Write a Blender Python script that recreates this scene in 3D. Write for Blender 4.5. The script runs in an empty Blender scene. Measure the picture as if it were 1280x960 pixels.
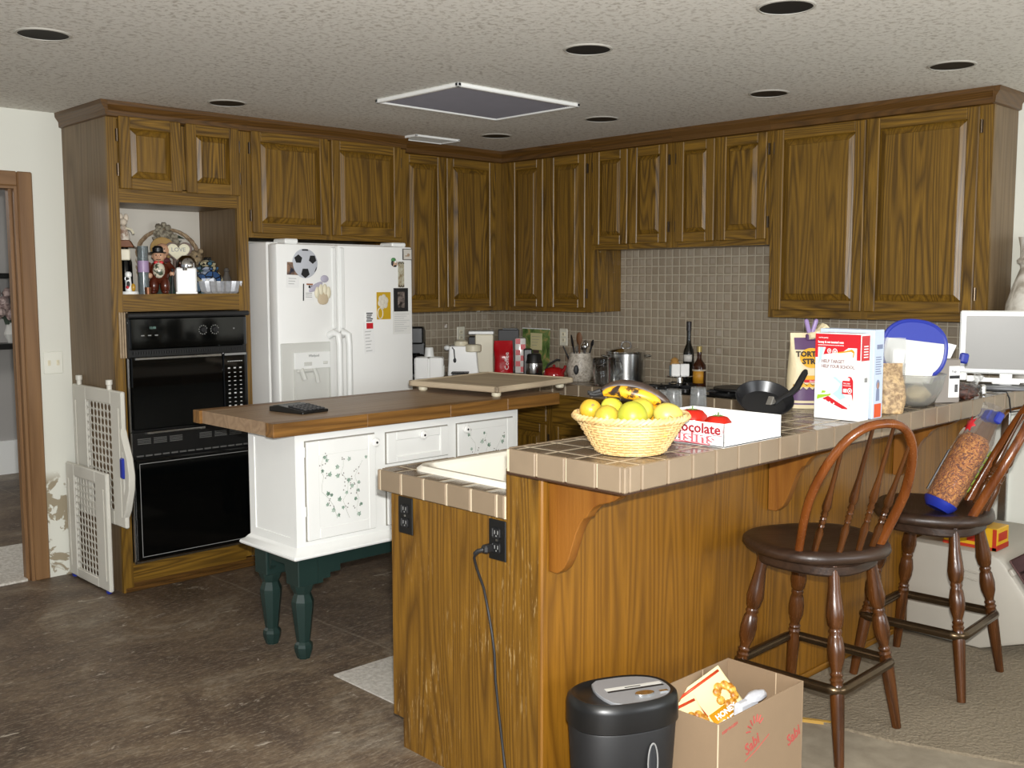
import bpy, bmesh, math, random
from mathutils import Vector, Matrix, noise as mnoise
random.seed(7)
PI = math.pi
SC = bpy.context.scene
FLASH, WIN, WIN2, AMB = 160, 85, 55, .30
COL = SC.collection
ORG = {}

# ------------------------------------------------------------------ materials
def lin(c):
    return tuple((x / 12.92 if x <= .04045 else ((x + .055) / 1.055) ** 2.4) for x in c)
def hx(h):
    h = h.lstrip('#')
    return lin(tuple(int(h[i:i + 2], 16) / 255 for i in (0, 2, 4))) + (1,)

class NT:
    def __init__(s, name):
        s.m = bpy.data.materials.new(name); s.m.use_nodes = True
        s.t = s.m.node_tree; s.b = s.t.nodes['Principled BSDF']
    def n(s, typ, **k):
        nd = s.t.nodes.new(typ)
        for a, v in k.items():
            if a.startswith('_'):
                nd.inputs[a[1:].replace('_', ' ')].default_value = v
            else:
                setattr(nd, a, v)
        return nd
    def l(s, a, b): s.t.links.new(a, b)
    def math(s, op, a, b=None, c=None):
        nd = s.n('ShaderNodeMath', operation=op)
        for i, v in enumerate((a, b, c)):
            if v is None: continue
            if isinstance(v, (int, float)): nd.inputs[i].default_value = v
            else: s.l(v, nd.inputs[i])
        return nd.outputs[0]
    def vmath(s, op, a, b=None):
        nd = s.n('ShaderNodeVectorMath', operation=op)
        for i, v in enumerate((a, b)):
            if v is None: continue
            if isinstance(v, (tuple, list)): nd.inputs[i].default_value = v
            else: s.l(v, nd.inputs[i])
        return nd.outputs[0]
    def mix(s, f, a, b):
        nd = s.n('ShaderNodeMix', data_type='RGBA')
        for sock, v in ((nd.inputs[0], f), (nd.inputs[6], a), (nd.inputs[7], b)):
            if isinstance(v, (int, float, tuple)): sock.default_value = v
            else: s.l(v, sock)
        return nd.outputs[2]
    def noise(s, vec, scale, detail=3, rough=.55, dist=0):
        nd = s.n('ShaderNodeTexNoise', _Scale=scale, _Detail=detail, _Roughness=rough, _Distortion=dist)
        if vec is not None: s.l(vec, nd.inputs['Vector'])
        return nd.outputs['Fac']
    def ramp(s, f, stops):
        nd = s.n('ShaderNodeValToRGB')
        e = nd.color_ramp.elements
        e[0].position, e[0].color = stops[0][0], stops[0][1]
        e[1].position, e[1].color = stops[-1][0], stops[-1][1]
        for p, c in stops[1:-1]:
            x = e.new(p); x.color = c
        s.l(f, nd.inputs[0]); return nd.outputs[0]
    def bump(s, h, strength=.3, dist=.01, normal=None):
        nd = s.n('ShaderNodeBump', _Strength=strength, _Distance=dist)
        s.l(h, nd.inputs['Height'])
        if normal is not None: s.l(normal, nd.inputs['Normal'])
        s.l(nd.outputs[0], s.b.inputs['Normal']); return nd.outputs[0]
    def set(s, **k):
        for a, v in k.items():
            s.b.inputs[a.replace('_', ' ')].default_value = v
        return s
    def obj(s): return s.n('ShaderNodeTexCoord').outputs['Object']
    def pos(s): return s.n('ShaderNodeNewGeometry').outputs['Position']

def paint(name, h, rough=.5, var=.06, scale=12, metal=0, bump=0, spec=.5, **k):
    m = NT(name); c = hx(h)
    f = m.noise(m.obj(), scale, 4)
    d = tuple(max(0, x * (1 - var * 2)) for x in c[:3]) + (1,)
    m.l(m.mix(f, d, tuple(min(1, x * (1 + var)) for x in c[:3]) + (1,)), m.b.inputs['Base Color'])
    m.set(Roughness=rough, Metallic=metal); m.b.inputs['Specular IOR Level'].default_value = spec
    if bump: m.bump(m.noise(m.obj(), scale * 6, 3), bump, .004)
    for a, v in k.items(): m.b.inputs[a.replace('_', ' ')].default_value = v
    return m.m

def glass(name, h='#ffffff', rough=.03, trans=1.0, ior=1.45, alpha=1):
    m = NT(name)
    f = m.noise(m.obj(), 9, 2)
    c = hx(h)
    m.l(m.mix(f, c, tuple(x * .93 for x in c[:3]) + (1,)), m.b.inputs['Base Color'])
    m.set(Roughness=rough, IOR=ior, Alpha=alpha)
    m.b.inputs['Transmission Weight'].default_value = trans
    return m.m

def oak(name, light, dark, rough=.38, ring=26, streak=.6, worn=0):
    """straight and cathedral grain; 'gr' holds board coordinates, third one along the grain"""
    m = NT(name)
    g = m.n('ShaderNodeAttribute', attribute_name='gr').outputs['Vector']
    v1 = m.vmath('MULTIPLY', g, (7.5, 7.5, .5))
    n1 = m.noise(v1, 1.0, 1.2, .4)
    r = m.math('FRACT', m.math('MULTIPLY', n1, ring))
    r = m.math('ABSOLUTE', m.math('SUBTRACT', m.math('MULTIPLY', r, 2), 1))
    r = m.math('POWER', r, 1.5)
    v2 = m.vmath('MULTIPLY', g, (170, 170, 5))
    pores = m.noise(v2, 1.0, 2, .6)
    pr = m.ramp(pores, [(.36, (0, 0, 0, 1)), (.62, (1, 1, 1, 1))])
    v3 = m.vmath('MULTIPLY', g, (2.2, 2.2, .9))
    tone = m.noise(v3, 1.0, 2)
    L, D = hx(light), hx(dark)
    mid = tuple(L[i] * .62 + D[i] * .38 for i in range(3)) + (1,)
    c = m.mix(m.math('MULTIPLY', r, .85), L, D)
    c = m.mix(m.math('MULTIPLY', m.math('SUBTRACT', 1, pr), streak * .75), c, D)
    c = m.mix(m.ramp(tone, [(.3, (0, 0, 0, 1)), (.7, (.55, .55, .55, 1))]), c, mid)
    if worn:
        v4 = m.vmath('MULTIPLY', g, (140, 140, 14))
        w = m.ramp(m.noise(v4, 1.0, 3, .7), [(.59, (0, 0, 0, 1)), (.68, (1, 1, 1, 1))])
        big = m.ramp(m.noise(m.vmath('MULTIPLY', g, (3, 3, 3)), 1.0, 2), [(.45, (0, 0, 0, 1)), (.7, (1, 1, 1, 1))])
        c = m.mix(m.math('MULTIPLY', m.math('MULTIPLY', w, big), worn), c, hx('#b59a6c'))
    m.l(c, m.b.inputs['Base Color'])
    m.l(m.math('ADD', m.math('MULTIPLY', pores, .2), rough - .1), m.b.inputs['Roughness'])
    m.bump(m.math('ADD', m.math('MULTIPLY', pr, .7), m.math('MULTIPLY', r, -.3)), .18, .0015)
    return m.m

def tiles(name, size, cols, grout, gw=.07, axes='yz', rough=.25, tilt=.05, off=(0, 0), var=.6, bumpd=.004):
    m = NT(name)
    sep = m.n('ShaderNodeSeparateXYZ'); m.l(m.pos(), sep.inputs[0])
    o = {'x': 0, 'y': 1, 'z': 2}
    u = m.math('DIVIDE', m.math('ADD', sep.outputs[o[axes[0]]], off[0]), size)
    v = m.math('DIVIDE', m.math('ADD', sep.outputs[o[axes[1]]], off[1]), size)
    fu = m.math('ABSOLUTE', m.math('SUBTRACT', m.math('FRACT', u), .5))
    fv = m.math('ABSOLUTE', m.math('SUBTRACT', m.math('FRACT', v), .5))
    e = m.math('MAXIMUM', fu, fv)
    g = m.ramp(e, [(.5 - gw, (0, 0, 0, 1)), (.5 - gw * .45, (1, 1, 1, 1))])
    cb = m.n('ShaderNodeCombineXYZ')
    m.l(m.math('FLOOR', u), cb.inputs[0]); m.l(m.math('FLOOR', v), cb.inputs[1])
    wn = m.n('ShaderNodeTexWhiteNoise', noise_dimensions='3D'); m.l(cb.outputs[0], wn.inputs['Vector'])
    mot = m.noise(m.pos(), 22, 4)
    c = m.mix(m.math('MULTIPLY', wn.outputs['Value'], var), hx(cols[0]), hx(cols[1]))
    c = m.mix(m.math('MULTIPLY', mot, .35), c, hx(cols[2]))
    m.l(m.mix(g, c, hx(grout)), m.b.inputs['Base Color'])
    m.l(m.math('ADD', m.math('MULTIPLY', g, .5), rough), m.b.inputs['Roughness'])
    geo = m.n('ShaderNodeNewGeometry').outputs['Normal']
    t = m.vmath('MULTIPLY', m.vmath('SUBTRACT', wn.outputs['Color'], (.5, .5, .5)), (tilt, tilt, tilt))
    nn = m.vmath('NORMALIZE', m.vmath('ADD', geo, t))
    prof = m.ramp(e, [(.30, (1, 1, 1, 1)), (.5 - gw * .5, (0, 0, 0, 1))])
    m.bump(prof, .55, bumpd, nn)
    return m.m

OAK = oak('oak_golden_brown', '#8d6922', '#2f1d09', ring=22, streak=.7)
OAKF = oak('oak_amber_panel', '#8d5f18', '#58370c', worn=.0, streak=.5, ring=16)
OAKW = oak('oak_worn_end_panel', '#87601e', '#442b0c', worn=1.0, ring=18, streak=.6)
OAKR = oak('reddish_oak_rail', '#67461c', '#3e290f')
OAKB = oak('reddish_bracket_wood', '#8c5a20', '#6a3c12', ring=8, streak=.3)
BUTCH = oak('butcher_block_wood', '#a88d70', '#82684f', ring=10, streak=.5, rough=.42)
BUTE = oak('butcher_block_edge', '#8f6530', '#583a18', ring=12, rough=.4)
BOARD = oak('pale_weathered_board', '#d6c6a9', '#b3a088', ring=10, streak=.4, rough=.6)
STOOL = oak('dark_stool_wood', '#593314', '#251308', ring=10, streak=.4, rough=.25)
STOOLS = oak('dark_worn_seat_wood', '#3c2a1e', '#20140d', ring=10, streak=.5, rough=.4)
BOWW = oak('reddish_bow_wood', '#7c441a', '#54290e', ring=5, streak=.25, rough=.25)
DOORW = oak('door_casing_wood', '#8d6a45', '#6a4a2a', ring=8, streak=.4, rough=.45)
SIDEW = oak('grey_brown_side_veneer', '#7f6a4e', '#5c4830', ring=10, streak=.7, rough=.5)
DARKW = paint('dark_substrate', '#3c2413', .6)
WALL = paint('off_white_wall', '#dfdfd4', .7, .03, 3, bump=.05)
NICHEW = paint('white_niche_wall', '#cfc9bd', .7, .03, 4)
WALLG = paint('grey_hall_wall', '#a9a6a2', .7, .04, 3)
WHITE = paint('white_gloss_paint', '#f0f1ee', .35, .02, 5)
APPL = paint('white_appliance_enamel', '#f5f5f2', .3, .015, 5)
APPG = paint('pale_grey_plastic', '#d3d3cd', .4, .02, 8)
GAP = paint('dark_gap', '#1d1712', .7)
BLACKG = paint('black_glass', '#050606', .06, .02, 3, spec=.5)
BLACKP = paint('black_plastic', '#141414', .35, .1, 20)
BLACKM = paint('black_matte', '#1b1b1c', .5, .1, 30)
GREYM = paint('grey_print', '#8c8c8a', .5)
STEEL = paint('brushed_steel', '#c9c9c7', .22, .05, 30, metal=1)
CHROME = paint('chrome', '#dedede', .08, .02, 9, metal=1)
BRASS = paint('dark_hinge_metal', '#55483a', .35, .1, 30, metal=.8)
GREEN = paint('dark_green_paint', '#1c302c', .42, .1, 8)
GATE = paint('ivory_gate_plastic', '#d6d3c8', .45, .03, 8)
BLUEP = paint('blue_plastic', '#23339a', .4, .05, 10)
SINK = paint('cream_sink_enamel', '#ece7d9', .15, .02, 4)
CREAM = paint('cream_plastic', '#e4dcc2', .4, .04, 8)
EDGE = paint('taupe_edge_tile', '#877661', .28, .07, 14)
GROUT = paint('pale_grout', '#d8c9ae', .8, .06, 40)
BARTOP = tiles('bar_top_tile', .108, ('#6d6052', '#5d5042', '#7c6e60'), '#d2c4aa', .05, 'xy', .2, .03, off=(.02, .03))
LOWTOP = tiles('counter_top_tile', .108, ('#6d6052', '#5d5042', '#7c6e60'), '#d2c4aa', .05, 'xy', .2, .03, off=(.05, .06))
SPLX = tiles('wall_mosaic_right', .0525, ('#998d7b', '#857663', '#a29683'), '#b8ae9a', .06, 'yz', .08, .12)
SPLY = tiles('wall_mosaic_back', .0525, ('#998d7b', '#857663', '#a29683'), '#b8ae9a', .06, 'xz', .08, .12)
RED = paint('red_print', '#c8202a', .4, .05, 10)
WHT = paint('white_card', '#f2f2f0', .5, .015, 8)

def floor_mat():
    m = NT('worn_brown_subfloor'); p = m.pos()
    a = m.noise(p, 1.7, 6, .68, .8)
    st = m.noise(m.vmath('MULTIPLY', p, (4, 15, 1)), 1.6, 6, .7, .6)
    c = m.ramp(a, [(.3, hx('#352b21')), (.45, hx('#58483a')), (.56, hx('#74634f')), (.68, hx('#968b79'))])
    c = m.mix(m.ramp(st, [(.42, (0, 0, 0, 1)), (.62, (.7, .7, .7, 1))]), c, hx('#54463a'))
    fine = m.noise(m.vmath('MULTIPLY', p, (14, 46, 1)), 2.0, 5, .75)
    c = m.mix(m.ramp(fine, [(.5, (0, 0, 0, 1)), (.68, (.65, .65, .65, 1))]), c, hx('#a0937f'))
    fd = m.noise(m.vmath('MULTIPLY', p, (22, 60, 1)), 2.0, 5, .75)
    c = m.mix(m.ramp(fd, [(.54, (0, 0, 0, 1)), (.7, (.8, .8, .8, 1))]), c, hx('#3c3026'))
    wn = m.noise(m.vmath('MULTIPLY', p, (7, 16, 1)), 1.0, 5, .75, 1.0)
    c = m.mix(m.ramp(wn, [(.62, (0, 0, 0, 1)), (.68, (.8, .8, .8, 1))]), c, hx('#b8afa0'))
    sep = m.n('ShaderNodeSeparateXYZ'); m.l(p, sep.inputs[0])
    jit = m.math('MULTIPLY', m.noise(p, 5, 3), .02)
    for ax, per, o in ((0, 2.44, 1.1), (1, 1.22, .55)):
        q = m.math('FRACT', m.math('DIVIDE', m.math('ADD', m.math('ADD', sep.outputs[ax], o), jit), per))
        ln = m.math('LESS_THAN', m.math('ABSOLUTE', m.math('SUBTRACT', q, .5)), .0028)
        c = m.mix(m.math('MULTIPLY', m.math('MULTIPLY', ln, fine), .7), c, hx('#8f8472'))
    m.l(c, m.b.inputs['Base Color']); m.set(Roughness=.5)
    m.bump(m.math('ADD', fine, a), .25, .004)
    return m.m
def carpet_mat():
    m = NT('beige_carpet'); p = m.pos()
    a = m.noise(p, 3, 3); f = m.noise(p, 160, 3, .7)
    v = m.n('ShaderNodeTexVoronoi', _Scale=75); m.l(p, v.inputs['Vector'])
    c = m.mix(a, hx('#9d917c'), hx('#7f735f'))
    c = m.mix(m.math('MULTIPLY', f, .6), c, hx('#665a48'))
    m.l(c, m.b.inputs['Base Color']); m.set(Roughness=.95)
    m.bump(m.math('ADD', v.outputs['Distance'], f), .8, .006)
    return m.m
def ceil_mat():
    m = NT('knockdown_ceiling'); p = m.pos()
    a = m.noise(p, 46, 4, .62, .4)
    isl = m.ramp(a, [(.50, (0, 0, 0, 1)), (.62, (1, 1, 1, 1))])
    big = m.noise(p, 3, 2)
    b = m.noise(p, 150, 3)
    c = m.mix(m.math('MULTIPLY', isl, m.math('ADD', big, .25)), hx('#e0ddd5'), hx('#b4ada2'))
    m.l(c, m.b.inputs['Base Color']); m.set(Roughness=.85)
    m.bump(m.math('ADD', isl, m.math('MULTIPLY', b, .4)), .22, .003)
    return m.m
def wall_patch_mat():
    m = NT('off_white_wall_with_torn_paper'); p = m.pos()
    sep = m.n('ShaderNodeSeparateXYZ'); m.l(p, sep.inputs[0])
    a = m.noise(p, 7.5, 4, .6, .8)
    low = m.ramp(sep.outputs[2], [(.50, (1, 1, 1, 1)), (.56, (0, 0, 0, 1))])
    base = m.ramp(sep.outputs[2], [(.02, (1, 1, 1, 1)), (.09, (0, 0, 0, 1))])
    k = m.math('MULTIPLY', low, m.ramp(a, [(.5, (0, 0, 0, 1)), (.53, (1, 1, 1, 1))]))
    c = m.mix(k, hx('#dfdfd4'), hx('#9c9078'))
    m.l(c, m.b.inputs['Base Color']); m.set(Roughness=.7)
    m.bump(m.noise(p, 40, 3), .06, .003)
    return m.m
def speck(name, c1, c2, scale, rough=.5, lo=.45, hi=.55, bump=.2, vor=False):
    m = NT(name)
    if vor:
        v = m.n('ShaderNodeTexVoronoi', _Scale=scale); m.l(m.obj(), v.inputs['Vector']); f = v.outputs['Distance']
    else: f = m.noise(m.obj(), scale, 4, .65, .3)
    m.l(m.ramp(f, [(lo, hx(c1)), (hi, hx(c2))]), m.b.inputs['Base Color']); m.set(Roughness=rough)
    if bump: m.bump(f, bump, .004)
    return m.m
FLOOR, CARPET, CEIL, WALLP = floor_mat(), carpet_mat(), ceil_mat(), wall_patch_mat()

# ------------------------------------------------------------------ mesh helpers
class MB:
    def __init__(s):
        s.bm = bmesh.new(); s.gr = s.bm.verts.layers.float_vector.new('gr')
    def _fin(s, verts, grain='z', M=None, mat=0, off=None):
        o = off or Vector((random.uniform(0, 9), random.uniform(0, 9), random.uniform(0, 9)))
        fs = set()
        for v in verts:
            x, y, z = v.co
            if grain == 'z': g = (x, y, z)
            elif grain == 'x': g = (y, z, x)
            else: g = (z, x, y)
            v[s.gr] = Vector(g) + o
            fs.update(v.link_faces)
        for f in fs: f.material_index = mat
        if M is not None:
            for v in verts: v.co = M @ v.co
        return s
    def box(s, x0, x1, y0, y1, z0, z1, grain='z', bev=0, M=None, mat=0, seg=1):
        if x0 > x1: x0, x1 = x1, x0
        if y0 > y1: y0, y1 = y1, y0
        if z0 > z1: z0, z1 = z1, z0
        r = bmesh.ops.create_cube(s.bm, size=1)
        vs = r['verts']
        for v in vs:
            v.co = Vector((x0 + (v.co.x + .5) * (x1 - x0), y0 + (v.co.y + .5) * (y1 - y0), z0 + (v.co.z + .5) * (z1 - z0)))
        if bev:
            es = list({e for v in vs for e in v.link_edges})
            b = bmesh.ops.bevel(s.bm, geom=es, offset=bev, segments=seg, affect='EDGES', profile=.5)
            vs = list({v for f in b['faces'] for v in f.verts} | {v for v in vs if v.is_valid})
        return s._fin(vs, grain, M, mat)
    def prism(s, pts, axis, a0, a1, grain='z', M=None, mat=0, bev=0, seg=1):
        def mk(p, a):
            return {'x': (a, p[0], p[1]), 'y': (p[0], a, p[1]), 'z': (p[0], p[1], a)}[axis]
        v0 = [s.bm.verts.new(mk(p, a0)) for p in pts]; v1 = [s.bm.verts.new(mk(p, a1)) for p in pts]
        s.bm.faces.new(v0); s.bm.faces.new(list(reversed(v1)))
        n = len(pts)
        for i in range(n):
            j = (i + 1) % n
            s.bm.faces.new((v0[i], v1[i], v1[j], v0[j]))
        vs = v0 + v1
        bmesh.ops.recalc_face_normals(s.bm, faces=list({f for v in vs for f in v.link_faces}))
        if bev:
            es = [e for e in {e for v in vs for e in v.link_edges} if len(e.link_faces) == 2 and e.calc_face_angle(0) > .5]
            b = bmesh.ops.bevel(s.bm, geom=es, offset=bev, segments=seg, affect='EDGES', profile=.5)
            vs = list({v for f in b['faces'] for v in f.verts} | {v for v in vs if v.is_valid})
        return s._fin(vs, grain, M, mat)
    def tube(s, pts, r, seg=10, closed=False, M=None, mat=0, flat=1.0, grain='z', caps=True):
        P = [Vector(p) for p in pts]; n = len(P)
        R = r if isinstance(r, (list, tuple)) else [r] * n
        rings = []; up = None
        for i in range(n):
            if closed: t = P[(i + 1) % n] - P[i - 1]
            else: t = P[min(i + 1, n - 1)] - P[max(i - 1, 0)]
            if t.length < 1e-9: t = Vector((0, 0, 1))
            t.normalize()
            if up is None:
                up = Vector((0, 0, 1)) if abs(t.z) < .9 else Vector((1, 0, 0))
            u = up - t * up.dot(t)
            if u.length < 1e-6: u = t.orthogonal()
            u.normalize(); w = t.cross(u); up = u
            rings.append([s.bm.verts.new(P[i] + (u * math.cos(a) * flat + w * math.sin(a)) * R[i]) for a in [2 * PI * k / seg for k in range(seg)]])
        m = n if closed else n - 1
        for i in range(m):
            A, B = rings[i], rings[(i + 1) % n]
            for k in range(seg):
                s.bm.faces.new((A[k], A[(k + 1) % seg], B[(k + 1) % seg], B[k]))
        if not closed and caps:
            s.bm.faces.new(list(reversed(rings[0]))); s.bm.faces.new(rings[-1])
        return s._fin([v for q in rings for v in q], grain, M, mat)
    def lathe(s, prof, c=(0, 0, 0), seg=24, M=None, mat=0, grain='z', sx=1, sy=1, rot=0):
        rings = []
        for r, z in prof:
            if r < 1e-5: rings.append([s.bm.verts.new((c[0], c[1], c[2] + z))])
            else: rings.append([s.bm.verts.new((c[0] + r * sx * math.cos(a + rot), c[1] + r * sy * math.sin(a + rot), c[2] + z)) for a in [2 * PI * k / seg for k in range(seg)]])
        for A, B in zip(rings, rings[1:]):
            for k in range(seg):
                k2 = (k + 1) % seg
                if len(A) == 1 and len(B) == 1: continue
                if len(A) == 1: s.bm.faces.new((A[0], B[k2], B[k]))
                elif len(B) == 1: s.bm.faces.new((A[k], A[k2], B[0]))
                else: s.bm.faces.new((A[k], A[k2], B[k2], B[k]))
        return s._fin([v for q in rings for v in q], grain, M, mat)
    def ell(s, c, rad, M=None, mat=0, seg=16, rings=10, bump=0, bs=20, pw=1):
        r = bmesh.ops.create_uvsphere(s.bm, u_segments=seg, v_segments=rings, radius=1)
        if isinstance(rad, (int, float)): rad = (rad,) * 3
        o = random.uniform(0, 50)
        for v in r['verts']:
            d = v.co.copy()
            if pw != 1: d = Vector([math.copysign(abs(q) ** pw, q) for q in d])
            k = 1 + (bump * mnoise.noise(d * (bs * .1) + Vector((o, o, o))) if bump else 0)
            v.co = Vector((c[0] + d.x * rad[0] * k, c[1] + d.y * rad[1] * k, c[2] + d.z * rad[2] * k))
        return s._fin(r['verts'], 'z', M, mat)
    def poly(s, pts, M=None, mat=0):
        vs = [s.bm.verts.new(p) for p in pts]
        s.bm.faces.new(vs); return s._fin(vs, 'z', M, mat)
    def faces(s, verts, fcs, M=None, mat=0, grain='z'):
        vs = [s.bm.verts.new(p) for p in verts]
        for f in fcs: s.bm.faces.new([vs[i] for i in f])
        return s._fin(vs, grain, M, mat)
    def text(s, body, size, M, mat=0, bold=0, depth=.0006, sx=1, align='LEFT', w=None):
        cu = bpy.data.curves.new('tmp', 'FONT'); cu.body = body; cu.size = size; cu.offset = bold; cu.extrude = depth
        cu.align_x = align; cu.resolution_u = 2
        o = bpy.data.objects.new('tmp', cu); COL.objects.link(o)
        dg = bpy.context.evaluated_depsgraph_get(); dg.update()
        me = o.evaluated_get(dg).to_mesh()
        if w:
            xx = [v.co.x for v in me.vertices]; sx = w / (max(xx) - min(xx))
        vs = [s.bm.verts.new((v.co.x * sx, v.co.y, v.co.z)) for v in me.vertices]
        for p in me.polygons:
            try: s.bm.faces.new([vs[i] for i in p.vertices])
            except ValueError: pass
        o.evaluated_get(dg).to_mesh_clear()
        bpy.data.objects.remove(o); bpy.data.curves.remove(cu)
        return s._fin(vs, 'z', M, mat)
    def build(s, name, mats, parent=None, smooth=.6, label=None, recalc=True, sub=0, solid=0):
        if recalc: bmesh.ops.recalc_face_normals(s.bm, faces=s.bm.faces[:])
        if parent is not None: org = ORG[parent.name]
        else:
            xs = [v.co for v in s.bm.verts]
            org = Vector(((min(v.x for v in xs) + max(v.x for v in xs)) / 2, (min(v.y for v in xs) + max(v.y for v in xs)) / 2, min(v.z for v in xs)))
        for v in s.bm.verts: v.co -= org
        me = bpy.data.meshes.new(name); s.bm.to_mesh(me); s.bm.free()
        for m in (mats if isinstance(mats, (list, tuple)) else [mats]): me.materials.append(m)
        if smooth:
            me.shade_smooth(); me.set_sharp_from_angle(angle=smooth)
        o = bpy.data.objects.new(name, me); COL.objects.link(o)
        if parent is not None: o.parent = parent; ORG[o.name] = org
        else: o.location = org; ORG[o.name] = org
        if sub:
            md = o.modifiers.new('sub', 'SUBSURF'); md.levels = md.render_levels = sub
        if solid:
            md = o.modifiers.new('sol', 'SOLIDIFY'); md.thickness = solid; md.offset = 0
        if label: o['label'] = label
        return o

def tag(o, label, cat, group=None, kind=None):
    o['label'] = label; o['category'] = cat
    if group: o['group'] = group
    if kind: o['kind'] = kind
    return o
def thing(name, label, cat, loc, rot=0, group=None, local=False):
    o = bpy.data.objects.new(name, None); COL.objects.link(o); o.empty_display_size = .05
    o.location = loc; o.rotation_euler = (0, 0, rot)
    ORG[o.name] = Vector((0, 0, 0)) if local else Vector(loc)
    return tag(o, label, cat, group)
def struct(o): o['kind'] = 'structure'; return o
def copy_tree(o, parent=None):
    c = o.copy(); COL.objects.link(c)
    if parent: c.parent = parent
    ORG[c.name] = ORG[o.name]
    for ch in list(o.children): copy_tree(ch, c)
    return c
def frame(o, u, v):
    """matrix: local x->u, y->v, z->u x v, origin o"""
    u = Vector(u).normalized(); v = Vector(v).normalized(); w = u.cross(v)
    return Matrix(((u.x, v.x, w.x, o[0]), (u.y, v.y, w.y, o[1]), (u.z, v.z, w.z, o[2]), (0, 0, 0, 1)))
def TR(x, y, z, rz=0, rx=0, ry=0):
    return Matrix.Translation((x, y, z)) @ Matrix.Rotation(rz, 4, 'Z') @ Matrix.Rotation(ry, 4, 'Y') @ Matrix.Rotation(rx, 4, 'X')
def circ(cx, cy, r, n=24, sx=1, sy=1, pw=1.0, a0=0):
    out = []
    for k in range(n):
        a = a0 + 2 * PI * k / n; c, s_ = math.cos(a), math.sin(a)
        out.append((cx + r * sx * math.copysign(abs(c) ** pw, c), cy + r * sy * math.copysign(abs(s_) ** pw, s_)))
    return out
# ------------------------------------------------------------------ the room
XW, YW, ZC = 5.083, 5.462, 2.392
def slab(name, mat, *b):
    m = MB(); m.box(*b); return struct(m.build(name, mat, smooth=0))
slab('floor', FLOOR, -3.0, 5.3, -2.5, 9.6, -.1, 0)
m = MB()
m.prism([(3.14, 1.965), (5.083, 1.965), (5.083, -2.4), (3.9, -2.4), (3.42, .9), (3.33, 1.15), (3.2, 1.5), (3.17, 1.7)], 'z', .0, .013)
struct(m.build('floor_carpet', CARPET, smooth=0))
m = MB()
m.prism([(2.5, 1.965), (3.14, 1.965), (3.17, 1.7), (3.2, 1.5), (3.33, 1.15), (3.42, .9), (3.9, -2.4), (2.5, -2.4)], 'z', .0, .004)
struct(m.build('floor_bare', speck('bare_grey_floor', '#7d7363', '#988e7c', 9, .7, .3, .7, .15), smooth=0))
m = MB(); m.prism([(3.125, 1.80), (3.143, 1.80), (3.195, 1.70), (3.178, 1.70)], 'z', .004, .015)
struct(m.build('trim_4', paint('tack_strip_wood', '#b08a3e', .7), smooth=0))
slab('ceiling', CEIL, -3.0, 5.3, -2.5, 9.6, ZC, ZC + .1)
m = MB()
m.box(1.86, 5.2, YW, YW + .11, 0, ZC); m.box(-3, .95, YW, YW + .11, 0, ZC); m.box(.95, 1.86, YW, YW + .11, 2.02, ZC)
struct(m.build('wall_back', WALLP, smooth=0))
slab('wall_right', WALL, XW, XW + .12, -2.5, YW, 0, ZC)
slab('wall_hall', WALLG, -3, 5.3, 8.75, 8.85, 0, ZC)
slab('baseboard_hall', WHITE, -3, 5.2, 8.72, 8.75, 0, .27)
# door casing and jamb
m = MB()
m.box(1.855, 1.928, YW - .02, YW, 0, 2.085, bev=.006)
m.box(.88, .955, YW - .02, YW, 0, 2.085, bev=.006)
m.box(.955, 1.855, YW - .02, YW, 2.012, 2.085, grain='x', bev=.006)
m.box(1.84, 1.858, YW - .005, YW + .115, 0, 2.015); m.box(.95, .968, YW - .005, YW + .115, 0, 2.015)
m.box(.968, 1.84, YW - .005, YW + .115, 2.0, 2.018, grain='x')
m.box(1.825, 1.84, YW + .03, YW + .07, 0, 2.0); m.box(.968, .983, YW + .03, YW + .07, 0, 2.0)
struct(m.build('door_1', DOORW))
m = MB(); m.box(-.5, 3.0, YW + .12, YW + .8, 0, .012); m.box(.968, 1.825, YW + .012, YW + .12, 0, .012); struct(m.build('floor_hall', speck('pale_hall_carpet', '#bdb7ac', '#d4cfc6', 60, .9), smooth=0))
# tile on the walls
slab('trim_1', SPLX, XW - .009, XW, 1.88, YW, .86, 1.76)
slab('trim_2', SPLY, 3.70, XW - .009, YW - .009, YW, .86, 1.40)
m = MB(); m.box(XW - .022, XW, 1.835, 1.875, 0, 1.0, bev=.004)
struct(m.build('trim_3', STEEL))

# shelf and flowers glimpsed through the doorway
t = thing('wall_shelf', 'two slim dark shelves on the grey wall seen through the doorway', 'shelf', (2.5, 8.6, 1.02))
for z in (1.03, 1.58):
    m = MB(); m.box(1.9, 3.2, 8.52, 8.75, z - .012, z + .03, grain='x', bev=.004); m.box(1.9, 3.2, 8.515, 8.52, z + .012, z + .022)
    m.build('shelf_board', BLACKP, t)
t = thing('flower_vase', 'dusky pink flower bunch in a vase beyond the doorway', 'flowers', (2.86, 8.62, 1.062))
m = MB(); m.lathe([(0, 0), (.05, 0), (.075, .07), (.05, .15), (.035, .17), (.03, .17), (.045, .14), (0, .02)], (2.86, 8.62, 1.062)); m.build('vase', APPG, t)
m = MB()
for k in range(16): m.ell((2.86 + random.uniform(-.13, .13), 8.62 + random.uniform(-.06, .06), 1.36 + random.uniform(-.08, .1)), .04, seg=8, rings=6, bump=.4)
m.build('blossoms', speck('dusky_petals', '#8a7672', '#b8a39c', 30), t)
m = MB()
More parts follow.
